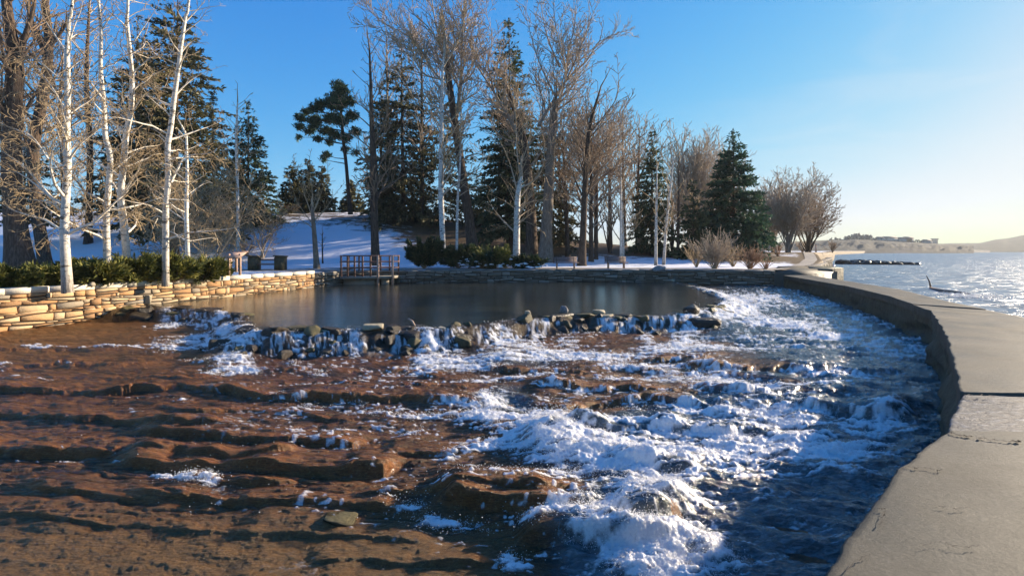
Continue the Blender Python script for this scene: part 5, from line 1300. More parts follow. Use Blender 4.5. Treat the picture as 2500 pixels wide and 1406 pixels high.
# ------------------------------------------------------------------ junipers
def juniper(label, px, base_py, top_py, half_w, Y, mat, seed, base_z, n=900, group=None, blade=.26, depth=1.0, snow=0):
    R = np.random.default_rng(seed)
    x0 = (px - CX) / F * Y; H = (base_py - top_py) / F * Y; W = half_w / F * Y; D = W * depth
    root = tag(empty('juniper_shrub', (x0, Y, base_z)), label, 'juniper', group)
    # arms sweeping up and out of the crown
    arms = 46; cen = []; out = []; sz = []; segs = []
    for i in range(arms):
        a = R.uniform(0, 2 * math.pi); e = R.uniform(.05, 1.0)
        tip = np.array([math.cos(a) * W * R.uniform(.45, 1.05) * math.cos(e * .9), math.sin(a) * D * R.uniform(.45, 1.05) * math.cos(e * .9), H * (.30 + .75 * math.sin(e * 1.35)) * R.uniform(.75, 1.05)])
        m = max(4, int(n / arms))
        for u in np.linspace(.35, 1, m):
            p = tip * np.array([u, u, u ** .75]); p = p + R.normal(0, .075, 3) * (1.3 - .6 * u)
            cen.append(p); dd = tip.copy(); dd[2] *= .7; out.append(dd + R.normal(0, .15, 3)); sz.append(blade * R.uniform(.7, 1.2))
        segs.append(((0, 0, 0), tuple(tip * .9), .022, .008))
    V, Fq, sh = fans(np.array(cen), np.array(out), np.array(sz), seed, 7, -.05, .75, .085)
    mesh_obj('foliage', V, Fq, mat, root, False, {'shade': sh})
    v, f, rad = prisms(segs, 9); mesh_obj('stems', v, f, M['brown_twig'], root, False, {'rad': rad})
    for i in range(snow):
        mb = MB(); a = R.uniform(0, 2 * math.pi); rr = R.uniform(.3, .95); q = R.uniform(.06, .2)
        c = (math.cos(a) * W * rr, -abs(math.sin(a)) * D * rr, H * R.uniform(.25, .8) * (1.1 - rr * .6))
        k = 7; top = (c[0], c[1], c[2] + q * .35); ring = [(c[0] + math.cos(j / k * 6.283) * q * R.uniform(.7, 1.5), c[1] + math.sin(j / k * 6.283) * q * R.uniform(.7, 1.2), c[2]) for j in range(k)]
        low = [(x * .98 + c[0] * .02, y, z - q * .3) for x, y, z in ring]
        mb.add([top] + ring + low, [(0, 1 + j, 1 + (j + 1) % k) for j in range(k)] + [(1 + j, 1 + k + j, 1 + k + (j + 1) % k, 1 + (j + 1) % k) for j in range(k)])
        mb.build('snow_cap', M['ice'], root, True)
    return root
GJ = 'green junipers along the left wall'
for k, (px, base, top, hw, Y, lab) in enumerate([(20, 712, 655, 75, 17.4, 'low juniper at the left edge against the coping'), (115, 708, 658, 62, 18.2, 'low juniper in front of the thick white birch'), (195, 690, 640, 55, 20.6, 'juniper between the thick birch and the slim wavy birch'),
        (245, 698, 642, 60, 19.3, 'juniper spreading in front of the slim wavy birch'), (330, 690, 628, 66, 20.6, 'large juniper in front of the third birch'), (400, 676, 622, 50, 23.0, 'juniper at the foot of the leaning birch'), (425, 684, 626, 60, 21.8, 'large juniper right of the leaning birch'),
        (495, 676, 626, 52, 23.2, 'juniper left of the rightmost one in the hedge'), (528, 668, 630, 34, 24.6, 'rightmost juniper of the hedge beside the sign table')]):
    juniper(lab, px, base, top, hw, Y, M['juniper'], 300 + k, EYE - 1.35, 1500, GJ)
GJ2 = 'dark junipers behind the back wall'
juniper('biggest dark juniper fanning up at the left end of its clump', 1035, 656, 588, 62, 37.6, M['dark_juniper'], 320, .27, 1800, GJ2, .38, .6)
juniper('dark juniper second from the left above the back wall', 1120, 658, 606, 52, 37.4, M['dark_juniper'], 321, .27, 1400, GJ2, .36, .7, 8)
juniper('juniper with yellowish tips in front of the cottonwoods', 1205, 658, 604, 58, 37.6, M['juniper'], 322, .27, 1400, GJ2, .36, .7, 10)
juniper('low dark juniper with snow in it left of the tan crowned birch', 1175, 662, 628, 56, 37.0, M['dark_juniper'], 323, .27, 900, GJ2, .34, .5, 20)
juniper('low snow flecked juniper at the right end of its clump', 1290, 660, 630, 46, 37.3, M['dark_juniper'], 324, .27, 900, GJ2, .32, .6, 34)

# ------------------------------------------------------------------ rocks of the weir
def ico(sub):
    import bmesh
    bm = bmesh.new(); bmesh.ops.create_icosphere(bm, subdivisions=sub, radius=1)
    v = np.array([p.co[:] for p in bm.verts]); f = np.array([[q.index for q in fc.verts] for fc in bm.faces]); bm.free()
    return v, f
ICO_V, ICO_F = ico(3)
def noise3(v, s, seed):
    return (fbm(v[:, 0] * s + 3, v[:, 1] * s + v[:, 2] * s * .7, seed, 4) + fbm(v[:, 2] * s + 7, v[:, 0] * s - v[:, 1] * s * .6, seed + 5, 4)) - 1
def rock_shape(seed, flat=False, boxy=.55):
    v = ICO_V.copy()
    # push toward a block, then chip with planes
    m = np.abs(v).max(1)[:, None]; v = v * (1 - boxy) + (v / m) * boxy * .82
    R = np.random.default_rng(seed)
    for k in range(9):
        n = R.normal(0, 1, 3); n /= np.linalg.norm(n); d = R.uniform(.62, .9)
        ex = np.clip(v @ n - d, 0, None); v -= ex[:, None] * n * .9
    v *= (1 + .24 * noise3(v, 1.5, seed) + .10 * noise3(v, 5, seed + 3))[:, None]
    if flat: v[:, 2] = np.clip(v[:, 2], -.62, .58 + .08 * noise3(v, 3, seed))
    v /= np.abs(v).max(0)
    return v
ROCKS = {}
def rock_mesh(kind, k):
    key = (kind, k)
    if key not in ROCKS:
        v = rock_shape(k * 13 + 5 + (100 if kind == 'flat' else 0), kind == 'flat', .75 if kind == 'flat' else .35)
        me = bpy.data.meshes.new('rock')
        me.from_pydata([tuple(p) for p in v], [], [tuple(int(i) for i in f) for f in ICO_F]); me.update()
        me.polygons.foreach_set('use_smooth', np.ones(len(me.polygons), bool))
        ROCKS[key] = me
    return ROCKS[key]
def put_rock(name, label, x, y, z, sx, sy, sz, rz, mat, seed, kind='round', group=None, tilt=(0, 0), cat='rock'):
    me = rock_mesh(kind, seed % 9).copy(); me.materials.clear(); me.materials.append(mat)
    o = link(bpy.data.objects.new(name, me)); o.location = (x, y, z); o.scale = (sx, sy, sz); o.rotation_euler = (tilt[0], tilt[1], rz)
    return tag(o, label, cat, group)

def weir():
    R = random.Random(77)
    C = np.array(CREST); P, S = polyline_res(CREST)
    # gaps in the crest where the water goes over (photograph columns)
    CH = [(395, 440), (468, 502), (522, 585), (604, 622), (705, 745), (846, 882), (1018, 1085), (1100, 1130), (1165, 1265), (1292, 1330), (1378, 1405), (1565, 1600), (1665, 1712)]
    L = S[-1]; s = .3; i = 0
    pl = ['flat', 'round']
    while s < L - .2:
        k = min(int(np.searchsorted(S, s, side='right')) - 1, len(S) - 2); t = (s - S[k]) / (S[k + 1] - S[k])
        p = P[k] + (P[k + 1] - P[k]) * t; d = (P[k + 1] - P[k]) / (S[k + 1] - S[k]); n = np.array([d[1], -d[0]])   # downstream side
        px = CX + F * p[0] / p[1]; right_end = s > 36
        inch = any(a < px < b for a, b in CH) and not (p[1] > 22 and px > 1600)
        far = p[1] > 20
        NTH = ['first', 'second', 'third', 'fourth', 'fifth', 'sixth', 'seventh', 'eighth', 'ninth', 'tenth', 'eleventh', 'twelfth', 'thirteenth']
        nf = sum(1 for a, b in CH if (a + b) / 2 < px) if s < 36 else 13
        place = 'left of the first fall' if nf == 0 else ('along its far right arm' if s > 36 else 'beyond the last fall' if nf >= 13 else 'right of the %s fall' % NTH[nf - 1])
        where = ('at the left end of the weir' if px < 560 else 'on the left shoulder of the weir' if px < 760 else 'in the middle of the weir' if px < 1300 else 'right of the middle of the weir' if px < 1650 else 'at the far right end of the weir')
        ang = math.atan2(d[1], d[0])
        w = R.uniform(.24, .60)
        if not inch:
            m = 'pale_rock' if R.random() < .16 else ('moss_rock' if R.random() < .30 else 'wet_rock')
            if far or px < 560: m = 'wet_rock' if R.random() < .85 else 'pale_rock'
            lab = {'pale_rock': 'pale dry flagstone on the weir ', 'moss_rock': 'mossy olive flat stone on the weir ', 'wet_rock': 'dark wet flat stone on the weir '}[m] + place
            put_rock('flat_rock', lab, p[0] + n[0] * .05 + R.uniform(-.05, .05), p[1] + n[1] * .05, POOL_Z + R.uniform(-.075, .02), w, R.uniform(.2, .40), R.uniform(.05, .10) * (.6 if far or px < 560 else 1), ang + R.uniform(-.5, .5), M[m], i, 'flat', 'flat stones topping the weir', (R.uniform(-.12, .12), R.uniform(-.14, .14)))
            if not far or px < 600:
                for q, (off, dz) in enumerate(((.22, -.12), (.52, -.24), (.88, -.38)) if not far else ((.25, -.12), (.6, -.26))):
                    if R.random() < (.9, .6, .4)[q]:
                        m = 'moss_rock' if R.random() < .25 else 'wet_rock'
                        lab = {'moss_rock': 'mossy', 'wet_rock': 'dark wet'}[m] + (' upper', ' lower', ' lowest')[q] + ' boulder in the weir face ' + place
                        put_rock('boulder', lab, p[0] + n[0] * (off + R.uniform(-.06, .06)) + R.uniform(-.1, .1), p[1] + n[1] * off, POOL_Z + dz + R.uniform(-.04, .04), R.uniform(.18, .40), R.uniform(.16, .30), R.uniform(.13, .25), R.uniform(0, 3), M[m], i + q * 3, 'flat' if R.random() < .55 else 'round', 'boulders in the face of the weir', (R.uniform(-.4, .4), R.uniform(-.35, .35)))
        elif R.random() < .5:
            put_rock('boulder', 'dark wet boulder under the %s fall from the left' % NTH[max(0, nf - 1)], p[0] + n[0] * .5, p[1] + n[1] * .5, POOL_Z - .40, R.uniform(.15, .25), .2, .14, R.uniform(0, 3), M['wet_rock'], i, 'round', 'boulders under the falls')
        s += w * R.uniform(1.25, 1.65) * (1.2 if far else 1); i += 1
    for k in range(95):
        s = R.uniform(2, 35.5); i = min(int(np.searchsorted(S, s, side='right')) - 1, len(S) - 2); t = (s - S[i]) / (S[i + 1] - S[i])
        p = P[i] + (P[i + 1] - P[i]) * t; d = (P[i + 1] - P[i]) / (S[i + 1] - S[i]); n = np.array([d[1], -d[0]]); px = CX + F * p[0] / p[1]
        nf = sum(1 for a, b in CH if (a + b) / 2 < px); off = R.uniform(.15, 1.5)
        zz = POOL_Z - .04 - .42 * min(1, off / 1.1); q = R.uniform(.07, .2)
        place = 'left of the first fall' if nf == 0 else ('beyond the last fall' if nf >= 13 else 'right of the %s fall' % ('first', 'second', 'third', 'fourth', 'fifth', 'sixth', 'seventh', 'eighth', 'ninth', 'tenth', 'eleventh', 'twelfth', 'thirteenth')[nf - 1])
        lab = ('small' if q < .12 else 'middling') + (' broken stone high in the weir face ' if off < .5 else ' broken stone low in the weir face ' if off < .9 else ' loose stone at the foot of the weir ') + place
        put_rock('broken_stone', lab, p[0] + n[0] * off, p[1] + n[1] * off, zz, q, q * R.uniform(.6, 1), q * R.uniform(.45, .9), R.uniform(0, 3), M['wet_rock' if R.random() < .8 else 'moss_rock'], k, 'flat' if R.random() < .6 else 'round', 'broken stones tumbled down the weir', (R.uniform(-.6, .6), R.uniform(-.6, .6)))
    # the ones with a character of their own: (label, px, py of centre, half width px, half height px, Y or None, material, kind)
    sp = [('round grey ball of rock sitting on the weir crest', 1377, 757, 11, 11, 17.7, 'grey_rock', 'round'), ('pale upright block standing on the weir left of the round grey rock', 1288, 767, 8, 9, 17.2, 'pale_rock', 'flat'),
          ('long yellowish mossy flagstone on the left part of the crest', 735, 803, 46, 8, 14.4, 'moss_rock', 'flat'), ('pale flat stone at the very top of the stack in the middle', 912, 798, 26, 7, 14.3, 'pale_rock', 'flat'),
          ('second pale flat stone of the middle stack', 925, 812, 24, 7, 14.2, 'moss_rock', 'flat'), ('third stone down in the middle stack', 930, 828, 22, 8, 14.1, 'moss_rock', 'round'), ('fourth stone down in the middle stack', 932, 845, 22, 9, 14.0, 'moss_rock', 'round'),
          ('bright olive moss covered boulder at the foot of the weir', 826, 876, 26, 20, 13.4, 'moss_rock', 'round'), ('big dark dome of rock between two small falls left of the middle stack', 812, 832, 32, 24, 14.1, 'wet_rock', 'round'),
          ('dark mossy boulder under the middle stack', 915, 868, 36, 24, 13.6, 'wet_rock', 'round'), ('brown rounded stone lying in foam at the foot of the weir', 884, 890, 24, 10, 13.0, 'rust_rock', 'round'),
          ('ochre boulder on the crest left of the big fall', 1112, 800, 22, 14, 15.0, 'moss_rock', 'round'), ('tall mossy boulder beside the thin fall', 1143, 806, 20, 20, 15.2, 'moss_rock', 'round'), ('dark boulder dripping below the tall mossy one', 1148, 842, 20, 22, 14.9, 'wet_rock', 'round'),
          ('rusty pointed rock sticking out of the foam', 1120, 908, 24, 17, 12.2, 'rust_rock', 'round'), ('small dark pyramid shaped stone in the foam', 1289, 858, 14, 13, 14.6, 'wet_rock', 'round'), ('brown boulder capped with foam right of the rusty rock', 1410, 892, 36, 13, 12.9, 'rust_rock', 'round'),
          ('pale tan stone on the crest right of the round grey rock', 1462, 762, 16, 6, 17.9, 'pale_rock', 'flat'), ('dark square boulder in the face below the pale tan stone', 1515, 800, 34, 28, 17.2, 'wet_rock', 'round'), ('yellow edged boulder between two falls right of the dark square one', 1612, 800, 18, 22, 17.0, 'moss_rock', 'round'),
          ('orange tipped stone beside the bright right hand fall', 1742, 806, 16, 12, 16.6, 'moss_rock', 'round'), ('dark slab right of the bright fall', 1722, 790, 34, 14, 16.9, 'wet_rock', 'flat'), ('dark wet stone alone in the rapids below the orange tipped stone', 1868, 828, 16, 7, 15.4, 'wet_rock', 'round'),
          ('dark stone just left of the lone one in the rapids', 1805, 826, 20, 7, 15.5, 'wet_rock', 'round'), ('upright dark stone on the crest near the right corner of the pool', 1688, 757, 26, 13, 17.8, 'wet_rock', 'round'), ('tan pebble perched on the far end of the weir by the wall', 1642, 686, 5, 4, 35.5, 'pale_rock', 'round'),
          ('flat yellowish rock lying alone on the lower ledges', 830, 1268, 42, 12, 5.75, 'moss_rock', 'flat'), ('dark rock at the foot of the left fall', 518, 880, 22, 13, 13.2, 'wet_rock', 'round'), ('low dark rock just below the left fan of foam', 468, 912, 18, 7, 12.3, 'wet_rock', 'round'),
          ('dark block against the left stone wall', 340, 735, 20, 9, 20.6, 'grey_rock', 'round'), ('pale stone against the stone wall beside the dark block', 362, 731, 8, 11, 20.7, 'pale_rock', 'flat'), ('broad dark submerged boulder near the walkway wall', 2182, 1012, 50, 20, 9.3, 'wet_rock', 'round'),
          ('dark boulder touching the walkway wall', 2255, 985, 34, 14, 9.8, 'wet_rock', 'round'), ('brown stone at the right of the pool crest line', 1668, 870, 40, 12, 13.8, 'rust_rock', 'round'), ('brown flat boulder in the rapids below the small pyramid stone', 1590, 882, 40, 13, 13.6, 'wet_rock', 'round')]
    for j, (lab, a, b, hw, hh, Y, m, kd) in enumerate(sp):
        x, y, z = pt(a, b, Y); w = hw / F * Y; h = hh / F * Y
        put_rock('boulder' if kd == 'round' else 'flat_rock', lab, x, y, z, w, w * (.75 if w < .5 else .6), h * (1.0 if kd == 'flat' else 1.12), j * .7 if kd == 'round' and hw < 30 else 0.1, M[m], j + 4, kd)
    # grey boulder on the back wall, and a small stone on the left coping
    x, y, z = pt(1607, 655, 36.4); put_rock('boulder', 'grey pointed boulder on the coping right of the benches', x, y - .1, .30, .55, .3, .27, .1, M['grey_rock'], 3)
    x, y, z = pt(236, 693, 18.5); put_rock('stone', 'small pinkish stone lying on the left coping', x, 18.3, z, .10, .08, .08, .4, M['pale_rock'], 5)
    # stick and branch on the crest
    for lab, a, b in (('bleached stick poking up from the weir crest', (996, 778), (1012, 796)), ('dark driftwood branch lying on the weir beside the bleached stick', (1008, 792), (1040, 806))):
        mb = MB(); p, q = Vector(pt(*a, 15.2)), Vector(pt(*b, 15.0)); mid = (p + q) / 2 + Vector((.03, 0, .03))
        mb.tube([p, mid, q], [.022, .035, .04], 8); o = mb.build('driftwood_stick', M['bleached_wood'] if 'bleached' in lab else M['rust_rock'], None, True); tag(o, lab, 'driftwood')
weir()
def single_out():
    ords = ['first', 'second', 'third', 'fourth', 'fifth', 'sixth', 'seventh', 'eighth', 'ninth', 'tenth', 'eleventh', 'twelfth', 'thirteenth', 'fourteenth', 'fifteenth', 'sixteenth', 'seventeenth', 'eighteenth', 'nineteenth', 'twentieth']
    g = {}
    for o in SC.objects:
        if o.get('group') in ('flat stones topping the weir', 'boulders in the face of the weir', 'broken stones tumbled down the weir', 'boulders under the falls'): g.setdefault(o['label'], []).append(o)
    for lab, L in g.items():
        if len(L) < 2: continue
        L.sort(key=lambda o: o.location.x / max(1, o.location.y))
        for k, o in enumerate(L):
            if k < len(ords): o['label'] = lab.replace(' in the weir face', ' in the face').replace(' at the foot of the weir', ' at the foot') + ', ' + ords[k] + ' from left'
single_out()

# ------------------------------------------------------------------ benches, sign table, stone seat, platform
def bench(label, px0, px1, Y):
    x0, x1 = (px0 - CX) / F * Y, (px1 - CX) / F * Y; w = x1 - x0; xc = (x0 + x1) / 2
    z0 = float(terrain_z(xc, Y)) + .03
    root = tag(empty('park_bench', (xc, Y, z0), .03), label, 'bench', 'benches on the path behind the back wall')
    for k in range(4):
        mb = MB(); mb.box((0, -.02 + k * .105, .44), (w, .085, .045), None, .008); mb.build('seat_slat', M['bench_wood'], root)
    for k in range(4):
        mb = MB(); mb.box((0, .40 + k * .028, .53 + k * .098), (w * .93, .04, .085), Matrix.Rotation(-.28, 3, 'X'), .008); mb.build('back_slat', M['bench_wood'], root)
    for sx in (-1, 1):
        mb = MB(); mb.box((sx * w * .34, .08, .20), (.10, .10, .46), None, .008); mb.box((sx * w * .34, .34, .20), (.08, .08, .44), None, .008)
        mb.box((sx * w * .34, .18, .405), (.07, .46, .04), None, .006); mb.build('leg', M['sign_post'], root)
        mb = MB(); mb.tube([(sx * w * .34, .36, .40), (sx * w * .34, .50, .90)], [.03, .025], 6); mb.build('back_support', M['dark_metal'], root)
bench('wooden park bench on the left, closer to the snowy juniper', 1350, 1413, 36.95)
bench('wooden park bench on the right, beside the grey boulder', 1477, 1534, 37.1)

def sign_table():
    Y = 25.0; P_ = lambda a, b, dy=0: Vector(pt(a, b, Y + dy))
    root = tag(empty('sign_table', P_(573, 668)), 'slanted wooden information table on posts beside the juniper hedge', 'sign table')
    L = root.location
    mb = MB()
    a, b, c, d = P_(556, 616.5, .1), P_(602, 618, .0), P_(584, 631, -.75), P_(541, 631, -.65)
    nrm = (b - a).cross(d - a).normalized(); nrm = nrm if nrm.z > 0 else -nrm
    vs = [tuple(v - L) for v in (a, b, c, d)] + [tuple(v + nrm * .05 - L) for v in (a, b, c, d)]
    mb.add(vs, [(0, 3, 2, 1), (4, 5, 6, 7), (0, 1, 5, 4), (1, 2, 6, 5), (2, 3, 7, 6), (3, 0, 4, 7)]); mb.build('table_top', M['sign_post'], root)
    mb = MB(); k = (a + b) / 2 - L; mb.box((k.x, k.y + .03, k.z + .05), (1.02, .06, .07), None, .01); mb.build('header_board', M['sign_post'], root)
    for px, top, bot, dy in ((559, 622, 669, -.45), (586, 622, 669, -.45), (563, 620, 662, .05), (577, 620, 662, .05)):
        mb = MB(); p, q = P_(px, top, dy) - L, P_(px, bot, dy) - L; mb.box(((p.x + q.x) / 2, p.y, (p.z + q.z) / 2), (.085, .085, abs(p.z - q.z) + .1), None, .008); mb.build('leg', M['sign_post'], root)
sign_table()

def stone_seat():
    Y = 35.0; x0, _, _ = pt(652, 655, Y); z0 = float(terrain_z(x0, Y))
    root = tag(empty('plank_bench', (x0, Y, z0)), 'dark seat of planks between two square stone piers left of the platform', 'bench')
    for px, w in ((621, .62), (685, .62)):
        mb = MB(); x = (px - 652) / F * Y; mb.box((x, 0, .46), (w, .6, .95), None, .05); mb.box((x, 0, .97), (w + .12, .72, .09), Matrix.Rotation(.06, 3, 'Y'), .02); mb.build('pier', M['wall_face'], root)
    for z, y, hh in ((.42, -.1, .09), (.72, .2, .09)):
        mb = MB(); mb.box((0, y, z), ((685 - 621) / F * Y - .6, .34 if z < .5 else .06, hh), None, .01); mb.build('plank', M['bench_wood'], root)
stone_seat()

def platform():
    root = tag(empty('viewing_platform', (-9.8, 33.4, POOL_Z)), 'small concrete viewing platform with rusty railings over the pool', 'platform')
    L = root.location; rel = lambda p: tuple(Vector(p) - L)
    # plan corners: water side A (near left), B (near right), C (far right), D (far left at the bank)
    A, B, C_, D = (-11.0, 32.7), (-7.75, 33.3), (-7.6, 34.6), (-11.3, 34.2)
    zt = EYE - 1.66; zb = zt - .16
    mb = MB(); n = 4; q = [A, B, C_, D]
    mb.add([rel((x, y, zb)) for x, y in q] + [rel((x, y, zt)) for x, y in q], [(3, 2, 1, 0), (4, 5, 6, 7)] + [(i, (i + 1) % 4, 4 + (i + 1) % 4, 4 + i) for i in range(4)])
    mb.build('deck', M['deck'], root)
    mb = MB(); q = [(-10.9, 33.1), (-9.0, 33.35), (-9.0, 34.6), (-11.0, 34.3)]
    mb.add([rel((x, y, POOL_Z - .3)) for x, y in q] + [rel((x, y, zb - .004)) for x, y in q], [(3, 2, 1, 0), (4, 5, 6, 7)] + [(i, (i + 1) % 4, 4 + (i + 1) % 4, 4 + i) for i in range(4)])
    mb.build('abutment', M['deck'], root)
    mb = MB(); mb.tube([rel((-8.35, 33.7, POOL_Z - .3)), rel((-8.35, 33.7, zb))], [.26, .26], 14); mb.build('pier', M['deck'], root)
    zr = zt + 1.32
    lerp = lambda P, Q, t: (P[0] + (Q[0] - P[0]) * t, P[1] + (Q[1] - P[1]) * t)
    posts = [(lerp(A, B, t), zt) for t in (0.02, .14, .27, .42, .57)] + [(lerp(A, B, .72), POOL_Z - .2), (lerp(A, B, 1.0), POOL_Z - .2)] + [(lerp(D, C_, t), zt) for t in (.1, .28, .48, .66, .82, .98)]
    for (x, y), z in posts:
        thick = .12 if z < zt else .095
        mb = MB(); mb.box(rel((x, y - (.06 if z < zt else -.05), (z + zr) / 2)), (thick, thick, zr - z + .06), None, .006); mb.build('post', M['sign_post'] if z < zt else M['rail'], root)
    for P, Q, y0 in ((A, B, -.02), (D, C_, .02), (B, C_, 0)):
        for z in (zr, zr - .38, zr - .78):
            mb = MB(); mb.tube([rel((P[0], P[1] + y0, z)), rel((Q[0], Q[1] + y0, z))], [.035, .035], 7); mb.build('rail', M['rail'], root)
platform()

# ------------------------------------------------------------------ ramp, embankment, spit and things in the river
def blockpoly(name, pts, z0, z1s, mat, parent=None):
    n = len(pts); mb = MB(); zz = z1s if isinstance(z1s, (list, tuple)) else [z1s] * n
    mb.add([(x, y, z0) for x, y in pts] + [(x, y, z) for (x, y), z in zip(pts, zz)], [tuple(range(n))[::-1], tuple(range(n, 2 * n))] + [(i, (i + 1) % n, n + (i + 1) % n, n + i) for i in range(n)])
    return mb.build(name, mat, parent)
o = blockpoly('concrete_ramp', [(17.4, 34.0), (19.6, 34.0), (23.6, 37.0), (24.4, 40.5), (20.5, 39.5)], -2.5, [.10, .02, .10, .42, .40], M['concrete'])
tag(o, 'tan concrete ramp rising from the end of the walkway to the path', 'ramp')
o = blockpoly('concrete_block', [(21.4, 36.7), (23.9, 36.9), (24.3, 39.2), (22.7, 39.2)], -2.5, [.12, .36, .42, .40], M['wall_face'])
tag(o, 'wedge shaped concrete end block of the ramp at the river edge', 'concrete block')
stone_wall('stone_wall', 'tan stone embankment wall along the river beyond the ramp', [(24.0, 40.3), (31, 50.5), (38.5, 63), (50, 80), (58.6, 94)], 0.30, RIVER_Z - .2, M['grey_stone'], M['grey_coping'], 15, 1, .14, .3, .9, .10, .4, 1.4)
R = random.Random(4)
mb = MB()
for i in range(60):
    t = i / 59; x, y = 24.35 + (56 - 24.35) * t, 40.2 + (90 - 40.2) * t
    mb.tube([(x + .45, y - .2, RIVER_Z - .05), (x + 1.0, y + .5, RIVER_Z - .05)], [.16 + R.random() * .1, .14], 6)
o = mb.build('ice_fringe', M['ice'], None, True); tag(o, 'white ice crusted along the foot of the river embankment', 'ice', None, 'stuff')
# the rubble spit
V = []; Fs = []; n = 0
Rn = np.random.default_rng(6)
for i in range(150):
    t = Rn.random(); Y = 96 - 6 * t; px = 2040 + 205 * t ** .9; x = (px - CX) / F * Y
    s = Rn.uniform(.25, .75) * (1.15 - .6 * t); v = rock_shape(int(Rn.integers(0, 40)), False, .4)[:, :] * np.array([s * 1.3, s, s * .8])
    V.append(v + np.array([x, Y + Rn.normal(0, .7), RIVER_Z + .12 + Rn.random() * .35 * (1 - t)])); Fs.append(ICO_F + n); n += len(v)
o = mesh_obj('rubble_spit', np.concatenate(V), np.concatenate(Fs), M['wet_rock'], None, True); tag(o, 'low spit of dark rubble reaching out into the river', 'rubble', None, 'stuff')
# snag in the river, with one prong up
root = tag(empty('driftwood_log', (*at(2340, 716, 2.5), RIVER_Z)), 'waterlogged snag with one upright prong in the river', 'driftwood')
Lx = root.location
mb = MB(); A = [at(2272, 704, 2.5), at(2300, 712, 2.5), at(2340, 716, 2.5), at(2390, 720, 2.5)]
mb.tube([(A[0][0] - Lx.x, A[0][1] - Lx.y, .02), (A[1][0] - Lx.x, A[1][1] - Lx.y, .03), (A[2][0] - Lx.x, A[2][1] - Lx.y, .0), (A[3][0] - Lx.x, A[3][1] - Lx.y, -.08)], [.08, .13, .14, .06], 10)
mb.build('log', M['bleached_wood'], root, True)
mb = MB(); mb.tube([(A[0][0] - Lx.x, A[0][1] - Lx.y, .1), (A[0][0] - Lx.x - .1, A[0][1] - Lx.y, .5), (A[0][0] - Lx.x - .28, A[0][1] - Lx.y, .85)], [.06, .045, .02], 8); mb.build('branch', M['bleached_wood'], root, True)
Rn = np.random.default_rng(8)
n_ = 700; a = Rn.normal(0, 1, (n_, 2)); xy = np.array([at(2370 + a[i, 0] * 45, 724 + a[i, 1] * 3.0 + a[i, 0] * 2, 2.5) for i in range(n_)])
ov = np.array([(1, 0, 0), (-1, 0, 0), (0, 1, 0), (0, -1, 0), (0, 0, 1), (0, 0, -1)], float) * .05
of = np.array([(0, 2, 4), (2, 1, 4), (1, 3, 4), (3, 0, 4), (2, 0, 5), (1, 2, 5), (3, 1, 5), (0, 3, 5)])
ov = ov * .55
c = np.stack([xy[:, 0], xy[:, 1], RIVER_Z + np.abs(Rn.normal(0, .05, n_))], 1)
o = mesh_obj('river_foam', (ov[None] * Rn.uniform(.4, 1.6, (n_, 1, 3)) + c[:, None]).reshape(-1, 3), (of[None] + (np.arange(n_) * 6)[:, None, None]).reshape(-1, 3), M['spray'])
tag(o, 'broken white water downstream of the river snag', 'foam', None, 'stuff')

# park furniture far down the path
for k, (px, Y, h, lab) in enumerate([(1979, 80, 2.2, 'thin pale post far along the river path'), (1992, 82, 1.2, 'short post right of the thin pale one on the river path')]):
    mb = MB(); x = (px - CX) / F * Y; z = float(terrain_z(x, Y)); mb.box((x, Y, z + h / 2), (.16, .16, h), None, .01); mb.box((x, Y, z + h + .04), (.3, .3, .08), None, .01); o = mb.build('path_post', M['sign_post']); tag(o, lab, 'post')

# ------------------------------------------------------------------ far shore
def far_hill(name, label, prof, Y0, depth, mat, seed, rough=1.0):
    """prof: [(px, py of skyline)], the foot at the river Y0 metres away"""
    pxs = np.arange(prof[0][0], prof[-1][0], 2.5); n = len(pxs)
    top = np.interp(pxs, [p[0] for p in prof], [p[1] for p in prof])
    ts = np.linspace(0, 1, 34); rows = []
    for t in ts:
        Y = Y0 + depth * t; x = (pxs - CX) / F * Y0 * (1 + .25 * t * depth / Y0)
        zt = EYE - (top - HY) / F * (Y0 + depth)
        nz = (fbm(pxs * .045, np.full(n, t * 4.0), seed, 5) - .5) * rough * 9 * math.sin(math.pi * min(1, t * 1.1))
        f = t ** .8
        rows.append(np.stack([(pxs - CX) / F * Y, np.full(n, Y), RIVER_Z - .3 + (zt - RIVER_Z + .3) * f + nz * min(1, t * 3)], 1))
    V = np.concatenate(rows); i = np.arange(len(ts) * n).reshape(len(ts), n)
    q = np.stack([i[:-1, :-1], i[:-1, 1:], i[1:, 1:], i[1:, :-1]], -1).reshape(-1, 4)
    o = mesh_obj(name, V, q, mat, None, True); return tag(o, label, None, None, 'structure')
far_hill('hill', 'snow patched bluff with houses and trees on top', [(1700, 600), (1900, 592), (2030, 586), (2090, 583), (2180, 588), (2250, 592), (2300, 596), (2380, 600)], 480, 160, M['hill'], 3, 1.0)
far_hill('hill', 'low wooded far shore', [(2180, 606), (2260, 597), (2320, 594), (2390, 593.5), (2420, 590), (2460, 590)], 900, 300, M['hill2'], 4, .6)
far_hill('hill', 'smooth grassy hill rising at the right edge', [(2360, 600), (2400, 592), (2430, 585), (2460, 582), (2500, 574), (2600, 560), (2800, 548), (3200, 540)], 800, 350, M['hill2'], 5, .3)
far_hill('shore', 'dark line of brush along the far waterline', [(2190, 611), (2250, 607), (2300, 609), (2370, 610), (2420, 611.5)], 640, 40, M['far_tree'], 6, .4)
Rn = random.Random(9)
tv = rock_shape(2, False, .1)
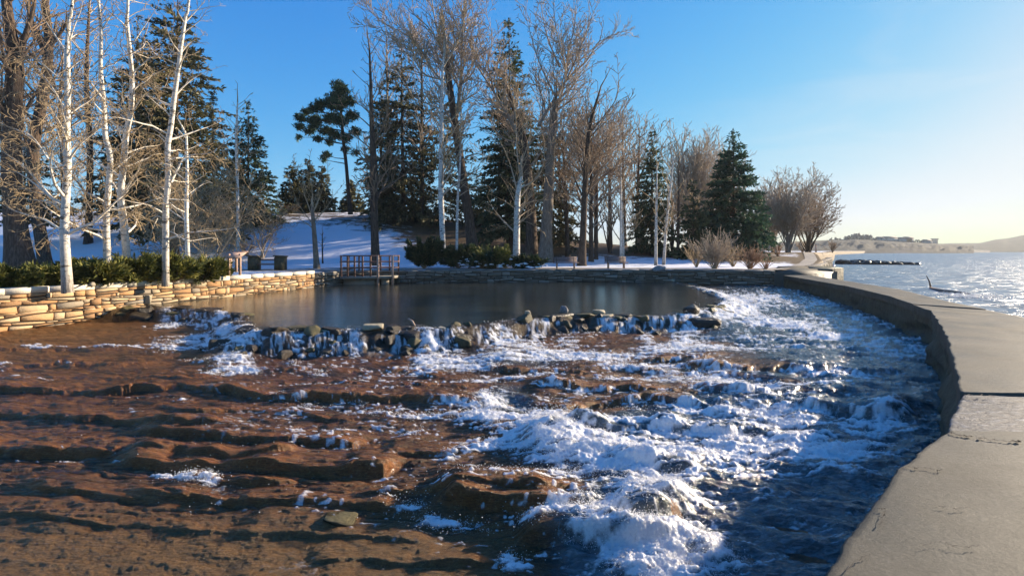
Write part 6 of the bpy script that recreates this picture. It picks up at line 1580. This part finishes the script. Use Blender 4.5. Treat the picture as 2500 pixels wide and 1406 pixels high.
nbt = 0; ORD = 'first second third fourth fifth sixth seventh eighth ninth tenth eleventh twelfth thirteenth fourteenth fifteenth sixteenth seventeenth eighteenth nineteenth twentieth twenty-first twenty-second twenty-third twenty-fourth twenty-fifth twenty-sixth twenty-seventh twenty-eighth twenty-ninth thirtieth thirty-first thirty-second'.split()
for k in range(46):
    px = 2030 + k * 5.2 + Rn.uniform(-3, 3); Yf = 638 - abs(px - 2100) * .02
    base = np.interp(px, [2030, 2090, 2180, 2250, 2300], [586, 583, 588, 592, 596]); h = Rn.uniform(2.2, 5.5) * (1.3 if 2070 < px < 2130 else .9)
    x, y, z = pt(px, base, Yf)
    V = []; nn = 22; vs = []; fs = []
    c0 = np.array([(Rn.gauss(0, .5), Rn.gauss(0, .5), Rn.uniform(.15, 1)) for _ in range(nn)])
    VV = np.concatenate([tv * .24 * Rn.uniform(.6, 1.2) + c for c in c0]) * np.array([h * .7, h * .7, h]); FF = np.concatenate([ICO_F + i * len(tv) for i in range(nn)])
    if k % 2 == 0 or 2070 < px < 2130:
        root = tag(empty('bluff_tree', (x, y, z - .5)), ('tall' if h > 4.5 else 'middling' if h > 3.2 else 'low') + ' dark tree, %s from left on the far bluff skyline' % ORD[(nbt := nbt + 1) - 1], 'tree', 'trees on top of the far bluff')
        mesh_obj('crown', VV, FF, M['far_tree'], root, True)
        mb = MB(); mb.tube([(0, 0, -.5), (0, 0, h * .5)], [h * .05, h * .03], 6); mb.build('trunk', M['bark'], root)
for k, (px, w, h, lab) in enumerate([(2172, 14, 4, 'pale house roofline left on the bluff skyline'), (2150, 9, 3, 'small flat house among the bluff trees'), (2205, 16, 4, 'wide low house on the bluff'), (2216, 9, 5, 'taller house right of the wide low one'), (2262, 8, 3, 'last small house before the bluff ends')]):
    base = np.interp(px, [2030, 2090, 2180, 2250, 2300], [586, 583, 588, 592, 596]); x, y, z = pt(px, base, 636)
    root = tag(empty('far_house', (x, y, z - 1)), lab, 'house', 'houses on the far bluff')
    mb = MB(); mb.box((0, 0, h / 2), (w, 8, h)); mb.build('wall', M['house'], root)
    mb = MB(); a, b = w / 2 + .5, 4.6
    mb.add([(-a, -b, h + .05), (a, -b, h + .05), (a, b, h + .05), (-a, b, h + .05), (-a, 0, h + 2.2), (a, 0, h + 2.2)], [(3, 2, 1, 0), (0, 1, 5, 4), (2, 3, 4, 5), (0, 4, 3), (1, 2, 5)]); mb.build('roof', M['roof'], root)
x, y, z = pt(2282, 597, 1150); root = tag(empty('far_tower', (x, y, z - 3)), 'small square tower on the far skyline', 'tower')
mb = MB(); mb.box((0, 0, 7), (8, 8, 14)); mb.build('shaft', M['far_tree'], root); mb = MB(); mb.box((0, 0, 15.2), (10, 10, 2.4)); mb.build('top', M['far_tree'], root)

# cracks and scaled patches of the walkway: thin dark fillings lying in the surface, parts of the walkway
_wk = bpy.data.objects['concrete_walkway']
for pts, w in (([(2212, 1137), (2235, 1143), (2262, 1141), (2290, 1148), (2305, 1146)], .006), ([(2140, 1239), (2160, 1243), (2154, 1262), (2148, 1280)], .005), ([(2318, 1056), (2350, 1062), (2400, 1071), (2450, 1074), (2498, 1079)], .016),
               ([(2350, 962), (2420, 966), (2498, 974)], .010), ([(2060, 1395), (2100, 1360), (2130, 1352)], .004), ([(2280, 1230), (2330, 1242), (2370, 1238)], .004), ([(2250, 1330), (2300, 1322), (2345, 1336), (2400, 1330)], .003)):
    V, fs = crack(pts, w)
    mesh_obj('crack', np.array(V) - np.array([1.0, 0, 0]), np.array(fs), M['joint'], _wk)

# ------------------------------------------------------------------ thin evening haze
def haze():
    mb = MB(); mb.box((0, 575, 46), (3300, 1950, 101))
    t = NT('haze'); pv = t.n('ShaderNodeVolumePrincipled'); pv.inputs['Color'].default_value = (.80, .86, .92, 1); pv.inputs['Density'].default_value = .00019; pv.inputs['Anisotropy'].default_value = .15
    t.l(pv.outputs[0], t.out.inputs['Volume'])
    o = mb.build('haze', t.m); tag(o, 'thin pale haze', None, None, 'stuff')
haze()
